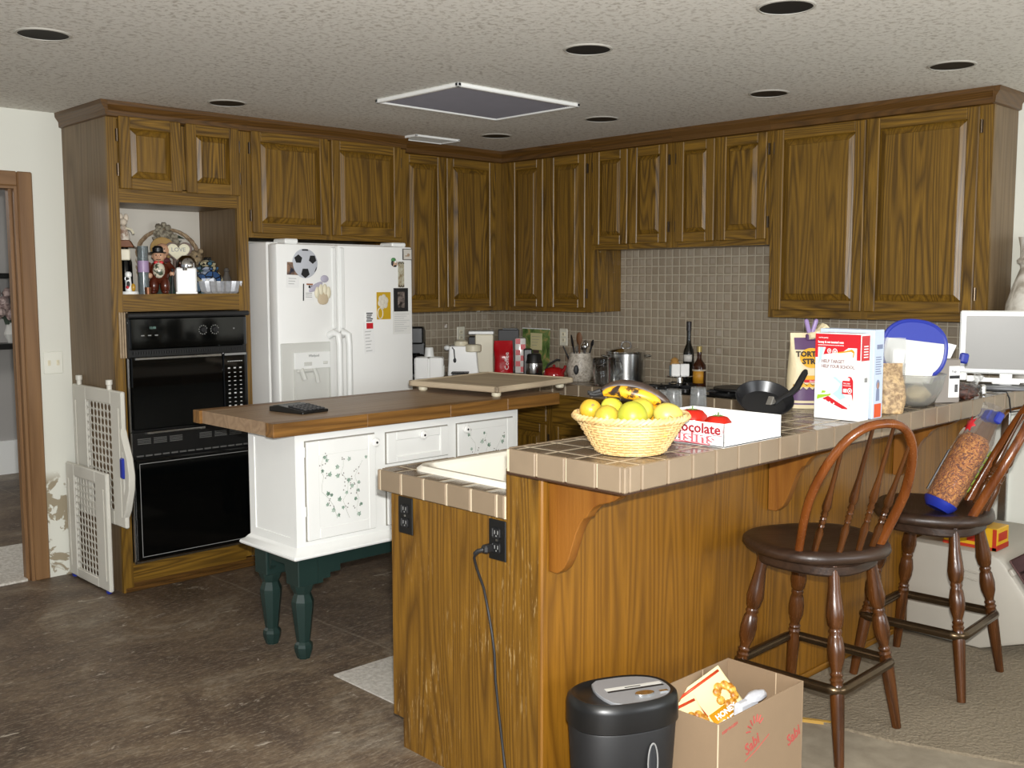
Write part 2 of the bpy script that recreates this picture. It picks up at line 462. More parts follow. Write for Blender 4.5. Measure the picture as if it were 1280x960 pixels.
for k in range(14):
    a = random.uniform(0, 6.28); x, y, z = 2.86 + .1 * math.cos(a), 8.62 + .05 * math.sin(a), 1.27 + random.uniform(-.05, .1)
    m.faces([(x, y, z), (x + .03, y - .01, z + .01), (x + .05, y, z - .05), (x + .01, y - .01, z - .05)], [(0, 1, 2, 3)])
    m.tube([(2.86, 8.62, 1.2), (x, y, z)], .003, 5)
m.build('leaves', paint('dark_leaf', '#3b473a', .5), t)

# ceiling fittings
spots = [(1.396, 3.774, .085, 'round black recessed ceiling light above the doorway wall, at far left'),
         (2.543, 4.584, .085, 'recessed ceiling light just in front of the oven cabinet'),
         (4.242, 4.506, .085, 'small far recessed ceiling light near the inner corner of the cabinets'),
         (2.939, 2.623, .085, 'recessed ceiling light right beside the big square ceiling grille'),
         (4.218, 3.665, .085, 'recessed ceiling light above the stove side, in front of the short cabinets'),
         (2.946, 1.797, .085, 'recessed ceiling light nearest the camera, at the top edge of the photo'),
         (4.210, 2.648, .085, 'recessed ceiling light above the wide two-door cabinet, left of its middle'),
         (4.204, 1.807, .085, 'recessed ceiling light near the right end of the wide two-door cabinet')]
base = None
for x, y, r, lb in spots:
    if base is None:
        t = thing('recessed_light', lb, 'ceiling light', (0, 0, 0), group='recessed ceiling lights', local=True)
        m = MB(); m.lathe([(.082, -.001), (.083, -.005), (.09, -.004), (.094, 0), (.082, 0)], seg=36); m.build('trim_ring', paint('trim_ring_white', '#b8b5ac', .5), t)
        m = MB(); m.lathe([(.0825, -.003), (.066, -.0025), (.055, -.0015), (.03, -.0008), (0, -.0008)], seg=36)
        m.build('baffle', paint('black_baffle', '#0b0b0b', .6), t)
        base = t
    else: t = copy_tree(base); t['label'] = lb
    t.location = (x, y, ZC)
t = thing('ceiling_grille', 'large square grey return air grille with white frame on ceiling', 'vent', (3.4, 3.73, ZC - .03))
m = MB(); x0, x1, y0, y1 = 3.0, 3.785, 3.425, 4.02
for b in ((x0, x1, y0, y0 + .022), (x0, x1, y1 - .022, y1), (x0, x0 + .022, y0, y1), (x1 - .022, x1, y0, y1)):
    m.box(*b, ZC - .018, ZC, bev=.004)
m.build('frame', WHITE, t)
m = MB(); m.box(x0 + .02, x1 - .02, y0 + .02, y1 - .02, ZC - .008, ZC - .004)
n = 40
for k in range(n):
    y = y0 + .03 + (y1 - y0 - .06) * k / (n - 1)
    m.box(x0 + .02, x1 - .02, y - .002, y + .002, ZC - .012, ZC - .007)
m.build('louvre_panel', paint('grey_louvre', '#77747a', .6), t)
t = thing('ceiling_vent', 'small white slotted ceiling vent beside the fridge cabinet', 'vent', (4.03, 4.86, ZC - .02))
m = MB(); m.box(3.86, 4.2, 4.78, 4.79, ZC - .012, ZC, bev=.002); m.box(3.86, 4.2, 4.95, 4.96, ZC - .012, ZC, bev=.002)
m.box(3.86, 3.87, 4.78, 4.96, ZC - .012, ZC); m.box(4.19, 4.2, 4.78, 4.96, ZC - .012, ZC); m.build('frame', WHITE, t)
m = MB()
for k in range(9): m.box(3.87, 4.19, 4.797 + k * .017, 4.807 + k * .017, ZC - .008, ZC - .003)
m.build('slats', APPG, t)

# ------------------------------------------------------------------ cabinets
YF, XU, YU = 4.916, 4.80, 5.046
class Face:
    """a vertical cabinet face: u runs along it, d comes out of it"""
    def __init__(s, axis, c): s.axis, s.c = axis, c
    def p(s, u, z, d): return (u, s.c - d, z) if s.axis == 'y' else (s.c - d, u, z)
    def box(s, m, u0, u1, z0, z1, d0, d1, grain='z', bev=0, mat=0):
        if grain == 'u': grain = 'x' if s.axis == 'y' else 'y'
        if s.axis == 'y': m.box(u0, u1, s.c - d1, s.c - d0, z0, z1, grain, bev, mat=mat)
        else: m.box(s.c - d1, s.c - d0, u0, u1, z0, z1, grain, bev, mat=mat)
def door(F, parent, u0, u1, z0, z1, hinge, sw=.055, name='door'):
    d0, d1 = .001, .021
    m = MB()
    F.box(m, u0, u0 + sw, z0, z1, d0, d1, 'z', .004); F.box(m, u1 - sw, u1, z0, z1, d0, d1, 'z', .004)
    F.box(m, u0 + sw, u1 - sw, z0, z0 + sw, d0, d1 - .001, 'u', .003); F.box(m, u0 + sw, u1 - sw, z1 - sw, z1, d0, d1 - .001, 'u', .003)
    o = m.build(name, OAK, parent)
    a0, a1, b0, b1 = u0 + sw - .002, u1 - sw + .002, z0 + sw - .002, z1 - sw + .002
    w = min(.034, (a1 - a0) * .16)
    m = MB(); V = []; 
    for k, d in ((0, .003), (w * .92, .0165), (w, .0195)):
        V += [F.p(a0 + k, b0 + k, d), F.p(a1 - k, b0 + k, d), F.p(a1 - k, b1 - k, d), F.p(a0 + k, b1 - k, d)]
    fc = [(8, 9, 10, 11)]
    for r in (0, 4):
        for i in range(4): fc.append((r + i, r + (i + 1) % 4, r + 4 + (i + 1) % 4, r + 4 + i))
    m.faces(V, fc); m.build('raised_panel', OAK, o, smooth=.2)
    hu = u0 - .006 if hinge == 'lo' else u1 + .006
    for z in (z0 + .09, z1 - .09):
        m = MB(); F.box(m, hu - .006, hu + .006, z - .028, z + .028, .001, .006)
        a = F.p(hu, z - .03, .008); b = F.p(hu, z + .03, .008); m.tube([a, b], .005, 8)
        m.build('hinge', BRASS, o)
    return o
def crown(F, parent, u0, u1, ret=None):
    m = MB(); pr = [(0, ZC - .075), (.012, ZC - .07), (.014, ZC - .045), (.03, ZC - .02), (.032, ZC), (0, ZC)]
    def pl(d, z): return (F.c - d, z)
    if F.axis == 'y': m.prism([pl(d, z) for d, z in pr], 'x', u0, u1, 'x')
    else: m.prism([pl(d, z) for d, z in pr], 'y', u0, u1, 'y')
    if ret == 'x':   # return along the left end of a y-face cabinet
        m.prism([(u0 - d, z) for d, z in pr], 'y', F.c - .030, YW, 'y')
    if ret == 'y':
        m.prism([(u0 - d, z) for d, z in pr], 'x', F.c - .030, XW, 'x')
    return m.build('crown_molding', OAKR, parent, smooth=.3)
def wall_cabinet(label, F, back, u0, u1, z0, doors, dz, ret=None, rail_end=(.03, .03), side=OAK):
    ctr = F.p((u0 + u1) / 2, z0, -.15)
    t = thing('wall_cabinet', label, 'cabinet', ctr)
    D = back - F.c
    m = MB(); F.box(m, u0 + .001, u1 - .001, z0 + .002, ZC - .001, -D + .001, -.019); m.build('carcass', side, t)
    m = MB()
    us = [u0] + [x for d in doors for x in (d[0], d[1])] + [u1]
    F.box(m, u0 + .001, doors[0][0] + .012, z0, ZC - .002, -.019, 0); F.box(m, doors[-1][1] - .012, u1 - .001, z0, ZC - .002, -.019, 0)
    for a, b in zip(doors, doors[1:]): F.box(m, a[1] - .012, b[0] + .012, z0, ZC - .002, -.019, 0)
    for a in doors:
        F.box(m, a[0] + .012, a[1] - .012, z0, dz[0] + .012, -.019, 0, 'u'); F.box(m, a[0] + .012, a[1] - .012, dz[1] - .012, ZC - .002, -.019, 0, 'u')
    m.build('face_frame', OAK, t)
    for d in doors: door(F, t, d[0], d[1], dz[0], dz[1], d[2])
    crown(F, t, u0, u1, ret)
    return t
FO, FL, FR = Face('y', YF), Face('y', YU), Face('x', XU)

# tall oven cabinet
OX0, OX1 = 2.088, 2.829
t = thing('oven_cabinet', 'tall oak cabinet housing black double oven with open niche of ornaments', 'cabinet', (2.46, 5.19, 0))
m = MB(); m.box(OX0, OX0 + .019, YF + .019, YW - .002, 0, ZC - .002); m.build('side_panel', SIDEW, t)
m = MB(); m.box(OX1 - .019, OX1 - .001, YF + .019, YW - .002, 0, ZC - .002); m.build('side_panel', SIDEW, t)
m = MB(); m.box(OX0 + .02, OX1 - .02, YF + .02, YW - .01, 1.925, 1.94); m.box(OX0 + .02, OX1 - .02, YF + .02, YW - .01, 1.94, ZC - .01); m.build('upper_box', OAK, t)
m = MB(); m.box(OX0 + .02, OX1 - .02, YW - .05, YW - .002, 1.47, 1.925); m.build('niche_back', NICHEW, t)
m = MB(); m.box(OX0 + .019, OX1 - .02, YF + .019, YW - .05, 1.452, 1.474, 'x'); m.build('niche_shelf', paint('shelf_laminate', '#cfc8b6', .5), t)
m = MB(); m.box(OX0 + .02, OX1 - .02, YF + .3, YW - .01, .1, 1.45); m.build('oven_back', DARKW, t)
m = MB()
FO.box(m, OX0, 2.14, 0, ZC - .002, -.019, 0); FO.box(m, 2.765, OX1 - .001, .06, ZC - .002, -.019, 0)
for z0, z1 in ((.045, .142), (1.392, 1.476), (1.918, 1.995), (2.31, ZC - .002)): FO.box(m, 2.14, 2.765, z0, z1, -.019, 0, 'u')
FO.box(m, 2.455, 2.487, 1.99, 2.315, -.019, 0)
m.build('face_frame', OAK, t)
m = MB(); FO.box(m, OX0 + .03, OX1, 0, .05, -.03, -.012, 'u'); FO.box(m, OX0 + .01, OX1, 0, .022, -.012, .006, 'u', .004); m.build('toe_strip', OAKR, t)
m = MB()
for k in range(4): FO.box(m, 2.112 + k * .012, 2.121 + k * .012, 1.165, 1.39, 0, .012, 'z', .003)
m.build('fluted_filler', paint('pale_worn_trim', '#a99478', .4, .2, 40), t)
door(FO, t, 2.143, 2.457, 1.982, 2.325, 'lo'); door(FO, t, 2.485, 2.778, 1.982, 2.325, 'hi')
crown(FO, t, OX0, OX1, 'x')

# double wall oven
t = thing('wall_oven', 'black double wall oven with microwave above and large oven below', 'oven', (2.465, 4.9, .14))
FV = Face('y', 4.9)
m = MB(); FV.box(m, 2.146, 2.79, .15, 1.385, -.2, .001); m.build('body', BLACKP, t)
m = MB(); FV.box(m, 2.142, 2.796, 1.362, 1.386, 0, .035, bev=.006); m.build('top_vent', BLACKM, t)
m = MB(); FV.box(m, 2.152, 2.785, 1.205, 1.36, 0, .02, bev=.006); o = m.build('control_panel', BLACKG, t)
for x in (2.535, 2.60):
    m = MB(); Q = frame((x, 4.88, 1.293), (1, 0, 0), (0, 0, 1))
    m.lathe([(.016, 0), (.015, .012), (.013, .014), (0, .014)], M=Q, seg=20); m.box(-.003, .003, -.014, .014, .012, .019, M=Q); k = m.build('knob', BLACKM, o)
    m = MB()
    for i in range(11):
        a = i * PI / 6 - 1.2; m.box(-.0012, .0012, .020, .0245, 0, .0008, M=Q @ Matrix.Rotation(a, 4, 'Z'))
    m.build('dial_marks', paint('pale_print', '#c9c9c4', .5) if 'pale_print' not in bpy.data.materials else bpy.data.materials['pale_print'], k)
PRINT = bpy.data.materials['pale_print']
m = MB(); Q = frame((2.25, 4.8795, 1.306), (1, 0, 0), (0, 0, 1)); m.text('12:00', .017, Q, sx=.9)
o2 = m.build('clock_digits', paint('clock_teal', '#7fa39a', .4), o)
m = MB()
for x in (2.215, 2.25, 2.285):
    FV.box(m, x - .008, x + .008, 1.272, 1.277, .02, .022)
FV.box(m, 2.705, 2.712, 1.292, 1.299, .02, .022); m.build('buttons', GREYM, o)
m = MB()
for k in range(46): FV.box(m, 2.17 + k * .0132, 2.179 + k * .0132, 1.182, 1.196, .008, .012)
m.build('vent_grille', BLACKM, t)
m = MB(); FV.box(m, 2.152, 2.64, .81, 1.17, 0, .022, bev=.005); o = m.build('microwave_door', BLACKG, t)
m = MB(); FV.box(m, 2.17, 2.63, 1.155, 1.167, .022, .03, bev=.002); m.build('door_trim', STEEL, o)
m = MB(); FV.box(m, 2.644, 2.784, .80, 1.17, 0, .02, bev=.004); o = m.build('keypad', BLACKG, t)
m = MB(); FV.box(m, 2.65, 2.775, 1.155, 1.167, .02, .026, bev=.002); m.build('keypad_trim', GREYM, o)
m = MB()
for r in range(11):
    for c in range(3):
        x, z = 2.675 + c * .033, 1.085 - r * .022
        FV.box(m, x - .007 + (r % 3) * .001, x + .006, z, z + (.007 if r in (0, 6, 9) else .0035), .02, .0208)
for c in range(8): FV.box(m, 2.668 + c * .011, 2.675 + c * .011, 1.122, 1.126, .02, .0208)
m.build('key_marks', PRINT, o)
m = MB(); FV.box(m, 2.215, 2.53, .786, .797, .008, .03, bev=.003); m.box(2.23, 2.25, 4.868, 4.9, .788, .795); m.box(2.5, 2.52, 4.868, 4.9, .788, .795); m.build('handle', STEEL, t)
m = MB(); FV.box(m, 2.15, 2.785, .67, .80, 0, .014, bev=.004); o = m.build('vent_panel', BLACKP, t)
m = MB()
for x in (2.172, 2.255, 2.338, 2.50, 2.585, 2.67):
    for k in range(4): FV.box(m, x, x + .068, .738 + k * .008, .742 + k * .008, .014, .017)
for k in range(14): FV.box(m, 2.165 + k * .045, 2.2 + k * .045, .676, .684, .014, .017)
m.build('louvres', GREYM if False else paint('dark_grey_louvre', '#5a5a58', .4), o)
m = MB(); FV.box(m, 2.15, 2.785, .155, .664, 0, .03, bev=.006); o = m.build('oven_door', BLACKG, t)
m = MB(); FV.box(m, 2.172, 2.768, .175, .178, .03, .031); FV.box(m, 2.172, 2.768, .642, .645, .03, .031); FV.box(m, 2.17, 2.173, .175, .645, .03, .031); FV.box(m, 2.767, 2.77, .175, .645, .03, .031); m.build('door_outline', GREYM, o)
m = MB(); FV.box(m, 2.140, 2.150, .14, .80, 0, .012, bev=.003); FV.box(m, 2.787, 2.795, .14, .80, 0, .012, bev=.003); FV.box(m, 2.14, 2.795, .142, .154, 0, .012); FV.box(m, 2.139, 2.149, .80, 1.165, 0, .01, bev=.003); m.build('side_trim', STEEL, t)

# cabinets on the walls
wall_cabinet('oak cabinet above the white fridge with two square doors', FO, YW, OX1, 3.888, 1.77,
             [(2.85, 3.327, 'lo'), (3.352, 3.84, 'hi')], (1.795, 2.325))
wall_cabinet('tall oak cabinet right of the fridge with doors facing camera left', FL, YW, 3.889, XU - .001, 1.346,
             [(3.95, 4.285, 'lo'), (4.306, 4.727, 'hi')], (1.372, 2.315))
wall_cabinet('tall two-door oak cabinet in the inner corner left of the short cabinets', FR, XW - .01, 4.236, YW - .002, 1.346,
             [(4.285, 4.604, 'lo'), (4.646, 4.955, 'hi')], (1.372, 2.315))
wall_cabinet('short oak cabinet, left of the pair above the mosaic tile splashback', FR, XW - .01, 3.632, 4.235, 1.728,
             [(3.662, 3.933, 'lo'), (3.952, 4.225, 'hi')], (1.757, 2.315))
wall_cabinet('short oak cabinet, right of the pair above the mosaic tile splashback', FR, XW - .01, 2.996, 3.631, 1.728,
             [(3.012, 3.318, 'lo'), (3.339, 3.60, 'hi')], (1.757, 2.315))
wall_cabinet('wide oak cabinet with two big doors at right end of wall', FR, XW - .001, 1.864, 2.995, 1.346,
             [(1.922, 2.446, 'lo'), (2.463, 2.967, 'hi')], (1.384, 2.315), ret='y', side=SIDEW)

# base cabinets and counter along both walls
FB = Face('x', 4.605)
ys = [2.74, 3.30, 3.87, 4.40, 4.90]
for i in range(4):
    a, b = ys[i], ys[i + 1] - .002
    t = thing('base_cabinet', ['dark oak base cabinet beside the peninsula sink counter', 'dark oak base cabinet under right half of the cooktop', 'dark oak base cabinet under left half of the cooktop', 'dark oak base cabinet in the corner behind the butcher block island'][i], 'cabinet', (4.83, (a + b) / 2, 0))
    m = MB(); FB.box(m, a, b, .1, .845, -(XW - 4.605) + .002, -.019); m.build('carcass', SIDEW, t)
    m = MB(); FB.box(m, a, a + .035, .1, .845, -.019, 0); FB.box(m, b - .035, b, .1, .845, -.019, 0); FB.box(m, a + .035, b - .035, .81, .845, -.019, 0, 'u'); FB.box(m, a + .035, b - .035, .64, .68, -.019, 0, 'u'); FB.box(m, a + .035, b - .035, .1, .14, -.019, 0, 'u'); m.build('face_frame', OAK, t)
    m = MB(); FB.box(m, a + .025, b - .025, .665, .825, .001, .021, 'u', .005); o = m.build('drawer', OAK, t)
    door(FB, t, a + .025, b - .025, .125, .65, 'lo')
    m = MB(); FB.box(m, a, b, 0, .1, -.09, -.07, 'u'); m.build('toe_kick', DARKW, t)
t = thing('base_cabinet', 'dark oak base cabinet between the fridge and the corner', 'cabinet', (4.17, 5.15, 0))
FB2 = Face('y', 4.905)
m = MB(); FB2.box(m, 3.80, XW - .002, .1, .845, -(YW - 4.905) + .01, -.019); m.build('carcass', SIDEW, t)
m = MB(); FB2.box(m, 3.80, 3.84, .1, .845, -.019, 0); FB2.box(m, 4.55, 4.6, .1, .845, -.019, 0); FB2.box(m, 3.84, 4.55, .81, .845, -.019, 0, 'u'); FB2.box(m, 3.84, 4.55, .1, .14, -.019, 0, 'u'); m.build('face_frame', OAK, t)
door(FB2, t, 3.83, 4.185, .125, .82, 'lo'); door(FB2, t, 4.2, 4.56, .125, .82, 'hi')
def edge_run(m, axis, a0, a1, z0, z1, f, th, pitch=.108, first=None, sgn=-1, g=.007):
    """edge tiles along x ('x', face at y=f) or y; th = how deep, sgn = direction the face looks"""
    a = a0; k = first if first else pitch
    while a < a1 - .004:
        b = min(a + k, a1); k = pitch
        lo, hi = a + g / 2, b - g / 2
        if hi - lo > .003:
            if axis == 'x': m.box(lo, hi, f, f - sgn * th, z0, z1, bev=.003)
            else: m.box(f, f - sgn * th, lo, hi, z0, z1, bev=.003)
        a = b
t = thing('tiled_counter', 'brown tiled worktop running along both walls under cabinets', 'counter', (4.8, 4.2, .846))
m = MB(); m.box(3.80, XW - .01, 4.86, YW - .01, .847, .9152); m.box(4.581, XW - .01, 2.735, 4.86, .847, .9152); m.build('tile_top', LOWTOP, t, smooth=0)
m = MB(); edge_run(m, 'y', 2.735, 4.86, .852, .916, 4.569, .014); edge_run(m, 'x', 3.80, 4.575, .852, .916, 4.849, .014); m.build('edge_tiles', EDGE, t)
m = MB(); m.box(4.572, 4.581, 2.735, 4.86, .851, .914); m.box(3.8, 4.58, 4.852, 4.861, .851, .914); m.build('grout', GROUT, t, smooth=0)
# ------------------------------------------------------------------ fridge
t = thing('refrigerator', 'white side by side refrigerator with ice dispenser and magnets on doors', 'fridge', (3.31, 5.05, 0))
m = MB(); m.box(2.866, 3.752, 4.80, 5.42, .02, 1.745, bev=.006); m.build('body', APPL, t)
m = MB(); m.box(2.875, 3.745, 4.785, 4.80, .1, 1.73); m.build('door_gasket', APPG, t)
FD = Face('y', 4.70)
def rdoor(u0, u1):
    m = MB(); m.box(u0, u1, 4.70, 4.785, .12, 1.735, bev=.012, seg=2); return m
ld = rdoor(2.862, 3.234).build('door', APPL, t); rd = rdoor(3.242, 3.757).build('door', APPL, t)
for u0, u1, d in ((3.196, 3.226, ld), (3.25, 3.28, rd)):
    m = MB(); FD.box(m, u0, u1, 1.28, 1.722, 0, .012, bev=.006); m.build('trim_strip', WHITE, d)
for x, d, s in ((3.205, ld, -1), (3.268, rd, 1)):
    m = MB(); m.tube([(x - .03 * (1 if s < 0 else .3), 4.70, 1.245), (x - .015, 4.668, 1.262), (x, 4.65, 1.25), (x + .003, 4.646, 1.2), (x + .003, 4.646, .6), (x + .003, 4.66, .55), (x, 4.70, .53)], [.02, .02, .019, .017, .017, .017, .018], 12); m.build('handle', WHITE, d)
m = MB(); m.box(2.93, 3.01, 4.72, 4.84, 1.735, 1.762, bev=.006); m.build('hinge_cover', WHITE, t)
m = MB(); m.box(3.63, 3.73, 4.72, 4.84, 1.735, 1.758, bev=.006); m.build('hinge_cover', WHITE, t)
m = MB(); FD.box(m, 2.872, 3.18, .72, 1.215, 0, .01, bev=.004); o = m.build('dispenser', APPG, ld)
m = MB(); FD.box(m, 2.945, 3.17, 1.075, 1.165, .01, .022, bev=.003); FD.box(m, 2.945, 3.17, 1.125, 1.127, .022, .0226); k = m.build('dispenser_panel', WHITE, o)
k = o
m = MB(); FD.box(m, 3.0, 3.05, 1.092, 1.112, .022, .026, bev=.002); FD.box(m, 3.12, 3.15, 1.096, 1.112, .022, .026, bev=.002); m.build('dispenser_buttons', APPG, o)
m = MB(); m.text('Whirlpool', .02, frame((3.03, 4.677, 1.138), (1, 0, 0), (0, 0, 1)), sx=.8); m.build('lettering', GREYM, o)
m = MB()
for (a, b, c, d) in ((2.945, 2.952, .78, 1.075), (3.163, 3.17, .78, 1.075)): FD.box(m, a, b, c, d, .01, .02)
m.tube([(2.99, 4.688, 1.075), (2.99, 4.672, 1.05), (3.0, 4.668, 1.02)], .014, 8); m.tube([(3.07, 4.688, 1.075), (3.075, 4.67, 1.04), (3.08, 4.665, 1.0)], .011, 8)
m.box(2.96, 3.06, 4.672, 4.69, 1.055, 1.075, bev=.008); m.build('dispenser_spouts', APPG, o)
m = MB(); FD.box(m, 2.87, 3.75, .02, .11, -.06, -.03); m.build('kick_grille', GREYM, t)

YM = 4.6985
def card(mats, *boxes, bev=0):
    m = MB()
    for b in boxes: m.box(b[0], b[1], YM - b[5], YM, b[2], b[3], mat=b[4], bev=bev)
    return m
# soccer ball magnet
BALLW = paint('ball_pale_blue_grey', '#c3c6cd', .4)
t = thing('ball_magnet', 'round football magnet at top of the fridge freezer door', 'magnet', (3.033, YM, 1.566))
m = MB(); Q = frame((3.033, YM, 1.633), (1, 0, 0), (0, 0, 1)); m.lathe([(.077, 0), (.077, .003), (.06, .007), (0, .009)], M=Q, seg=40); b = m.build('disc', BALLW, t)
m = MB()
def pent(cx, cy, r, a0, squash=1, n=5):
    m.prism([(cx + r * squash * math.cos(a0 + 2 * PI * k / n), cy + r * math.sin(a0 + 2 * PI * k / n)) for k in range(n)], 'z', .0045, .0092, M=Q)
pent(-.044, .022, .024, .3); pent(.043, .022, .024, PI - .3 + .63); pent(-.003, -.05, .027, -PI / 2, 1)
m.prism([(-.02, .066), (.02, .066), (.016, .074), (-.016, .074)], 'z', .0015, .006, M=Q); m.prism([(.062, -.03), (.07, -.018), (.066, -.034), (.056, -.046)], 'z', .001, .007, M=Q)
m.build('black_patches', BLACKM, t)
def paper(name, label, cat, x0, x1, z0, z1, mat, tilt=0, th=.002, extra=None):
    t = thing(name, label, cat, ((x0 + x1) / 2, YM, z0))
    cx, cz = (x0 + x1) / 2, (z0 + z1) / 2
    Q = frame((cx, YM, cz), (math.cos(tilt), 0, math.sin(tilt)), (-math.sin(tilt), 0, math.cos(tilt)))
    w, h = (x1 - x0) / 2, (z1 - z0) / 2
    m = MB(); m.box(-w, w, -h, h, 0, th, M=Q); m.build('sheet', mat, t)
    return t, Q, w, h
PHOTO = speck('dark_photo_print', '#1b2233', '#9a7a62', 16, .4, .4, .6, 0)
t, Q, w, h = paper('photo_card', 'photo strip with written note beside the football magnet', 'photo', 2.917, 2.995, 1.505, 1.64, WHT, -.04)
m = MB(); m.box(-w + .004, w - .004, 0, h - .002, .002, .0035, M=Q); m.build('photograph', PHOTO, t)
m = MB()
for k in range(3): m.box(-.025, .022 - .006 * k, -.02 - .014 * k, -.018 - .014 * k, .002, .0026, M=Q)
m.build('writing', GREYM, t)
t, Q, w, h = paper('note_card', 'small printed card low on freezer door beside the hand magnet', 'card', 3.018, 3.088, 1.44, 1.53, WHT, -.03)
m = MB(); m.box(-.015, .024, .034, .042, .002, .0035, M=Q); m.build('header', paint('rust_print', '#9a5a34', .5), t)
m = MB(); m.box(-.002, .01, .018, .032, .002, .0035, M=Q); m.box(.014, .024, .018, .032, .002, .0035, M=Q); m.box(.01, .02, .006, .013, .002, .0035, M=Q)
for k in range(3): m.box(-.02, .02, -.01 - .01 * k, -.008 - .01 * k, .002, .0028, M=Q)
m.box(-.036, -.031, -.05, .04, .001, .004, M=Q)
m.build('writing', BLACKM, t)
t = thing('hand_magnet', 'cream baking glove shaped magnet with lilac top on freezer door', 'magnet', (3.14, YM, 1.425))
m = MB(); Q = frame((3.14, YM, 1.47), (1, 0, 0), (0, 0, 1))
for k, (dx, dy) in enumerate(((-.038, .01), (-.014, .022), (.012, .022), (.034, .008))): m.ell((dx, dy, .006), (.016, .034, .008), M=Q, seg=10, rings=8)
m.build('fingers', CREAM, t)
m = MB(); m.ell((0, -.02, .004), (.034, .036, .008), M=Q, seg=14, rings=8, pw=.7); m.build('palm', paint('tan_glove', '#cdbb9d', .6), t)
m = MB(); m.ell((-.02, .055, .003), (.05, .017, .006), M=Q @ Matrix.Rotation(.5, 4, 'Z'), seg=14, rings=8); m.ell((.012, .082, .004), (.026, .02, .007), M=Q, seg=12, rings=8); m.build('lilac_top', paint('lilac_grey', '#b9b4c4', .5), t)
# right door
t, Q, w, h = paper('tile_magnet', 'small framed square picture magnet in top corner of fridge door', 'magnet', 3.685, 3.749, 1.66, 1.724, paint('dark_frame', '#55504a', .4), 0, .006)
m = MB(); m.box(-w + .004, w - .004, -h + .004, h - .004, .006, .0075, M=Q); m.build('picture', paint('pale_picture', '#cfcac0', .4), t)
m = MB(); m.box(-.018, .012, -.012, -.006, .0075, .008, M=Q); m.ell((.006, -.002, .0075), (.01, .008, .001), M=Q, seg=10, rings=6); m.build('picture_motif', paint('tan_motif', '#a98f74', .5), t)
t = thing('figure_magnet', 'tiny green capped figure magnet left of the tall narrow picture strip', 'magnet', (3.624, YM, 1.618))
Q = frame((3.624, YM, 1.645), (1, 0, 0), (0, 0, 1))
m = MB(); m.ell((0, -.006, .004), (.022, .02, .006), M=Q, seg=12, rings=8); m.build('body', paint('skin_tone_glaze', '#c7a58c', .4), t)
m = MB(); m.ell((-.006, .014, .004), (.017, .013, .007), M=Q, seg=12, rings=8); m.build('cap', paint('green_cap', '#4d8a52', .4), t)
m = MB(); m.ell((-.016, -.004, .006), (.007, .017, .006), M=Q, seg=10, rings=6); m.ell((.002, -.02, .006), (.012, .006, .006), M=Q, seg=10, rings=6); m.build('dark_patches', BLACKM, t)
m = MB(); m.ell((.004, .004, .006), (.009, .008, .006), M=Q, seg=10, rings=6); m.build('white_patch', WHT, t)
t, Q, w, h = paper('picture_strip', 'tall narrow picture strip with chequered ends on fridge door', 'picture', 3.652, 3.694, 1.504, 1.65, speck('strip_print', '#8c7a5c', '#c4c2ae', 22, .4, .4, .6, 0), 0, .003)
m = MB()
for e in (-1, 1):
    for i in range(5):
        for j in range(2):
            if (i + j) % 2: m.box(-w + i * .0084, -w + (i + 1) * .0084, e * h - e * j * .006, e * h - e * (j + 1) * .006, .003, .0036, M=Q)
m.build('chequers', BLACKM, t)
t, Q, w, h = paper('dark_picture', 'black framed dark picture magnet above the typed sheet on fridge', 'picture', 3.618, 3.719, 1.367, 1.5, BLACKM, 0, .005)
m = MB(); m.box(-.024, .024, -.045, .045, .005, .0062, M=Q); m.build('print', speck('sepia_figures', '#241f1c', '#8d8078', 30, .4, .42, .62, 0), t)
t, Q, w, h = paper('typed_sheet', 'white typed sheet of paper hanging under the dark picture magnet', 'paper', 3.61, 3.742, 1.238, 1.372, paint('off_white_sheet', '#e2e1dc', .6), 0, .001)
m = MB()
for k in range(9): m.box(-w + .012, w - .012 - .02 * (k % 3), h - .022 - k * .012, h - .019 - k * .012, .001, .0014, M=Q)
m.build('typed_lines', paint('light_grey_print', '#bfbfbd', .5), t)
YEL = paint('mustard_card', '#c9a21e', .5)
t, Q, w, h = paper('yellow_card', 'mustard yellow card with pale flower beside the dark picture', 'card', 3.498, 3.595, 1.325, 1.478, YEL, 0, .0025)
m = MB()
for k in range(6):
    a = k * PI / 3 + .3; m.ell((-.005 + .022 * math.cos(a), .022 + .024 * math.sin(a), .003), (.016, .02, .002), M=Q, seg=10, rings=6)
m.ell((-.005, .022, .004), (.014, .014, .002), M=Q, seg=10, rings=6); m.tube([(-.026 + .018 * math.cos(a), -.042 + .03 * math.sin(a), .003) for a in [k * PI / 8 for k in range(16)]], .0035, 6, closed=True, M=Q); m.build('pale_flower', paint('cream_flower', '#d9d2c2', .5), t)
t, Q, w, h = paper('receipt', 'narrow white list held by red and black magnet on fridge', 'paper', 3.405, 3.478, 1.138, 1.318, WHT, .06, .001)
m = MB()
for k in range(7): m.box(-w + .01, w - .02 - .006 * (k % 3), h - .06 - k * .018, h - .057 - k * .018, .001, .0014, M=Q)
m.build('typed_lines', paint('mid_grey_print', '#a8a8a6', .5), t)
t, Q, w, h = paper('red_magnet', 'small black, white and red rectangular magnet holding the narrow list', 'magnet', 3.42, 3.47, 1.275, 1.366, WHT, 0, .004)
m = MB(); m.box(-w + .003, w - .002, -h, -h + .032, .004, .0052, M=Q); m.build('red_block', RED, t)
m = MB()
for k in range(5): m.box(-w + .003 + .003 * (k % 2), w - .004 - .006 * (k % 3), h - .008 - k * .0105, h - .002 - k * .0105, .004, .005, M=Q)
m.build('black_pattern', BLACKM, t)

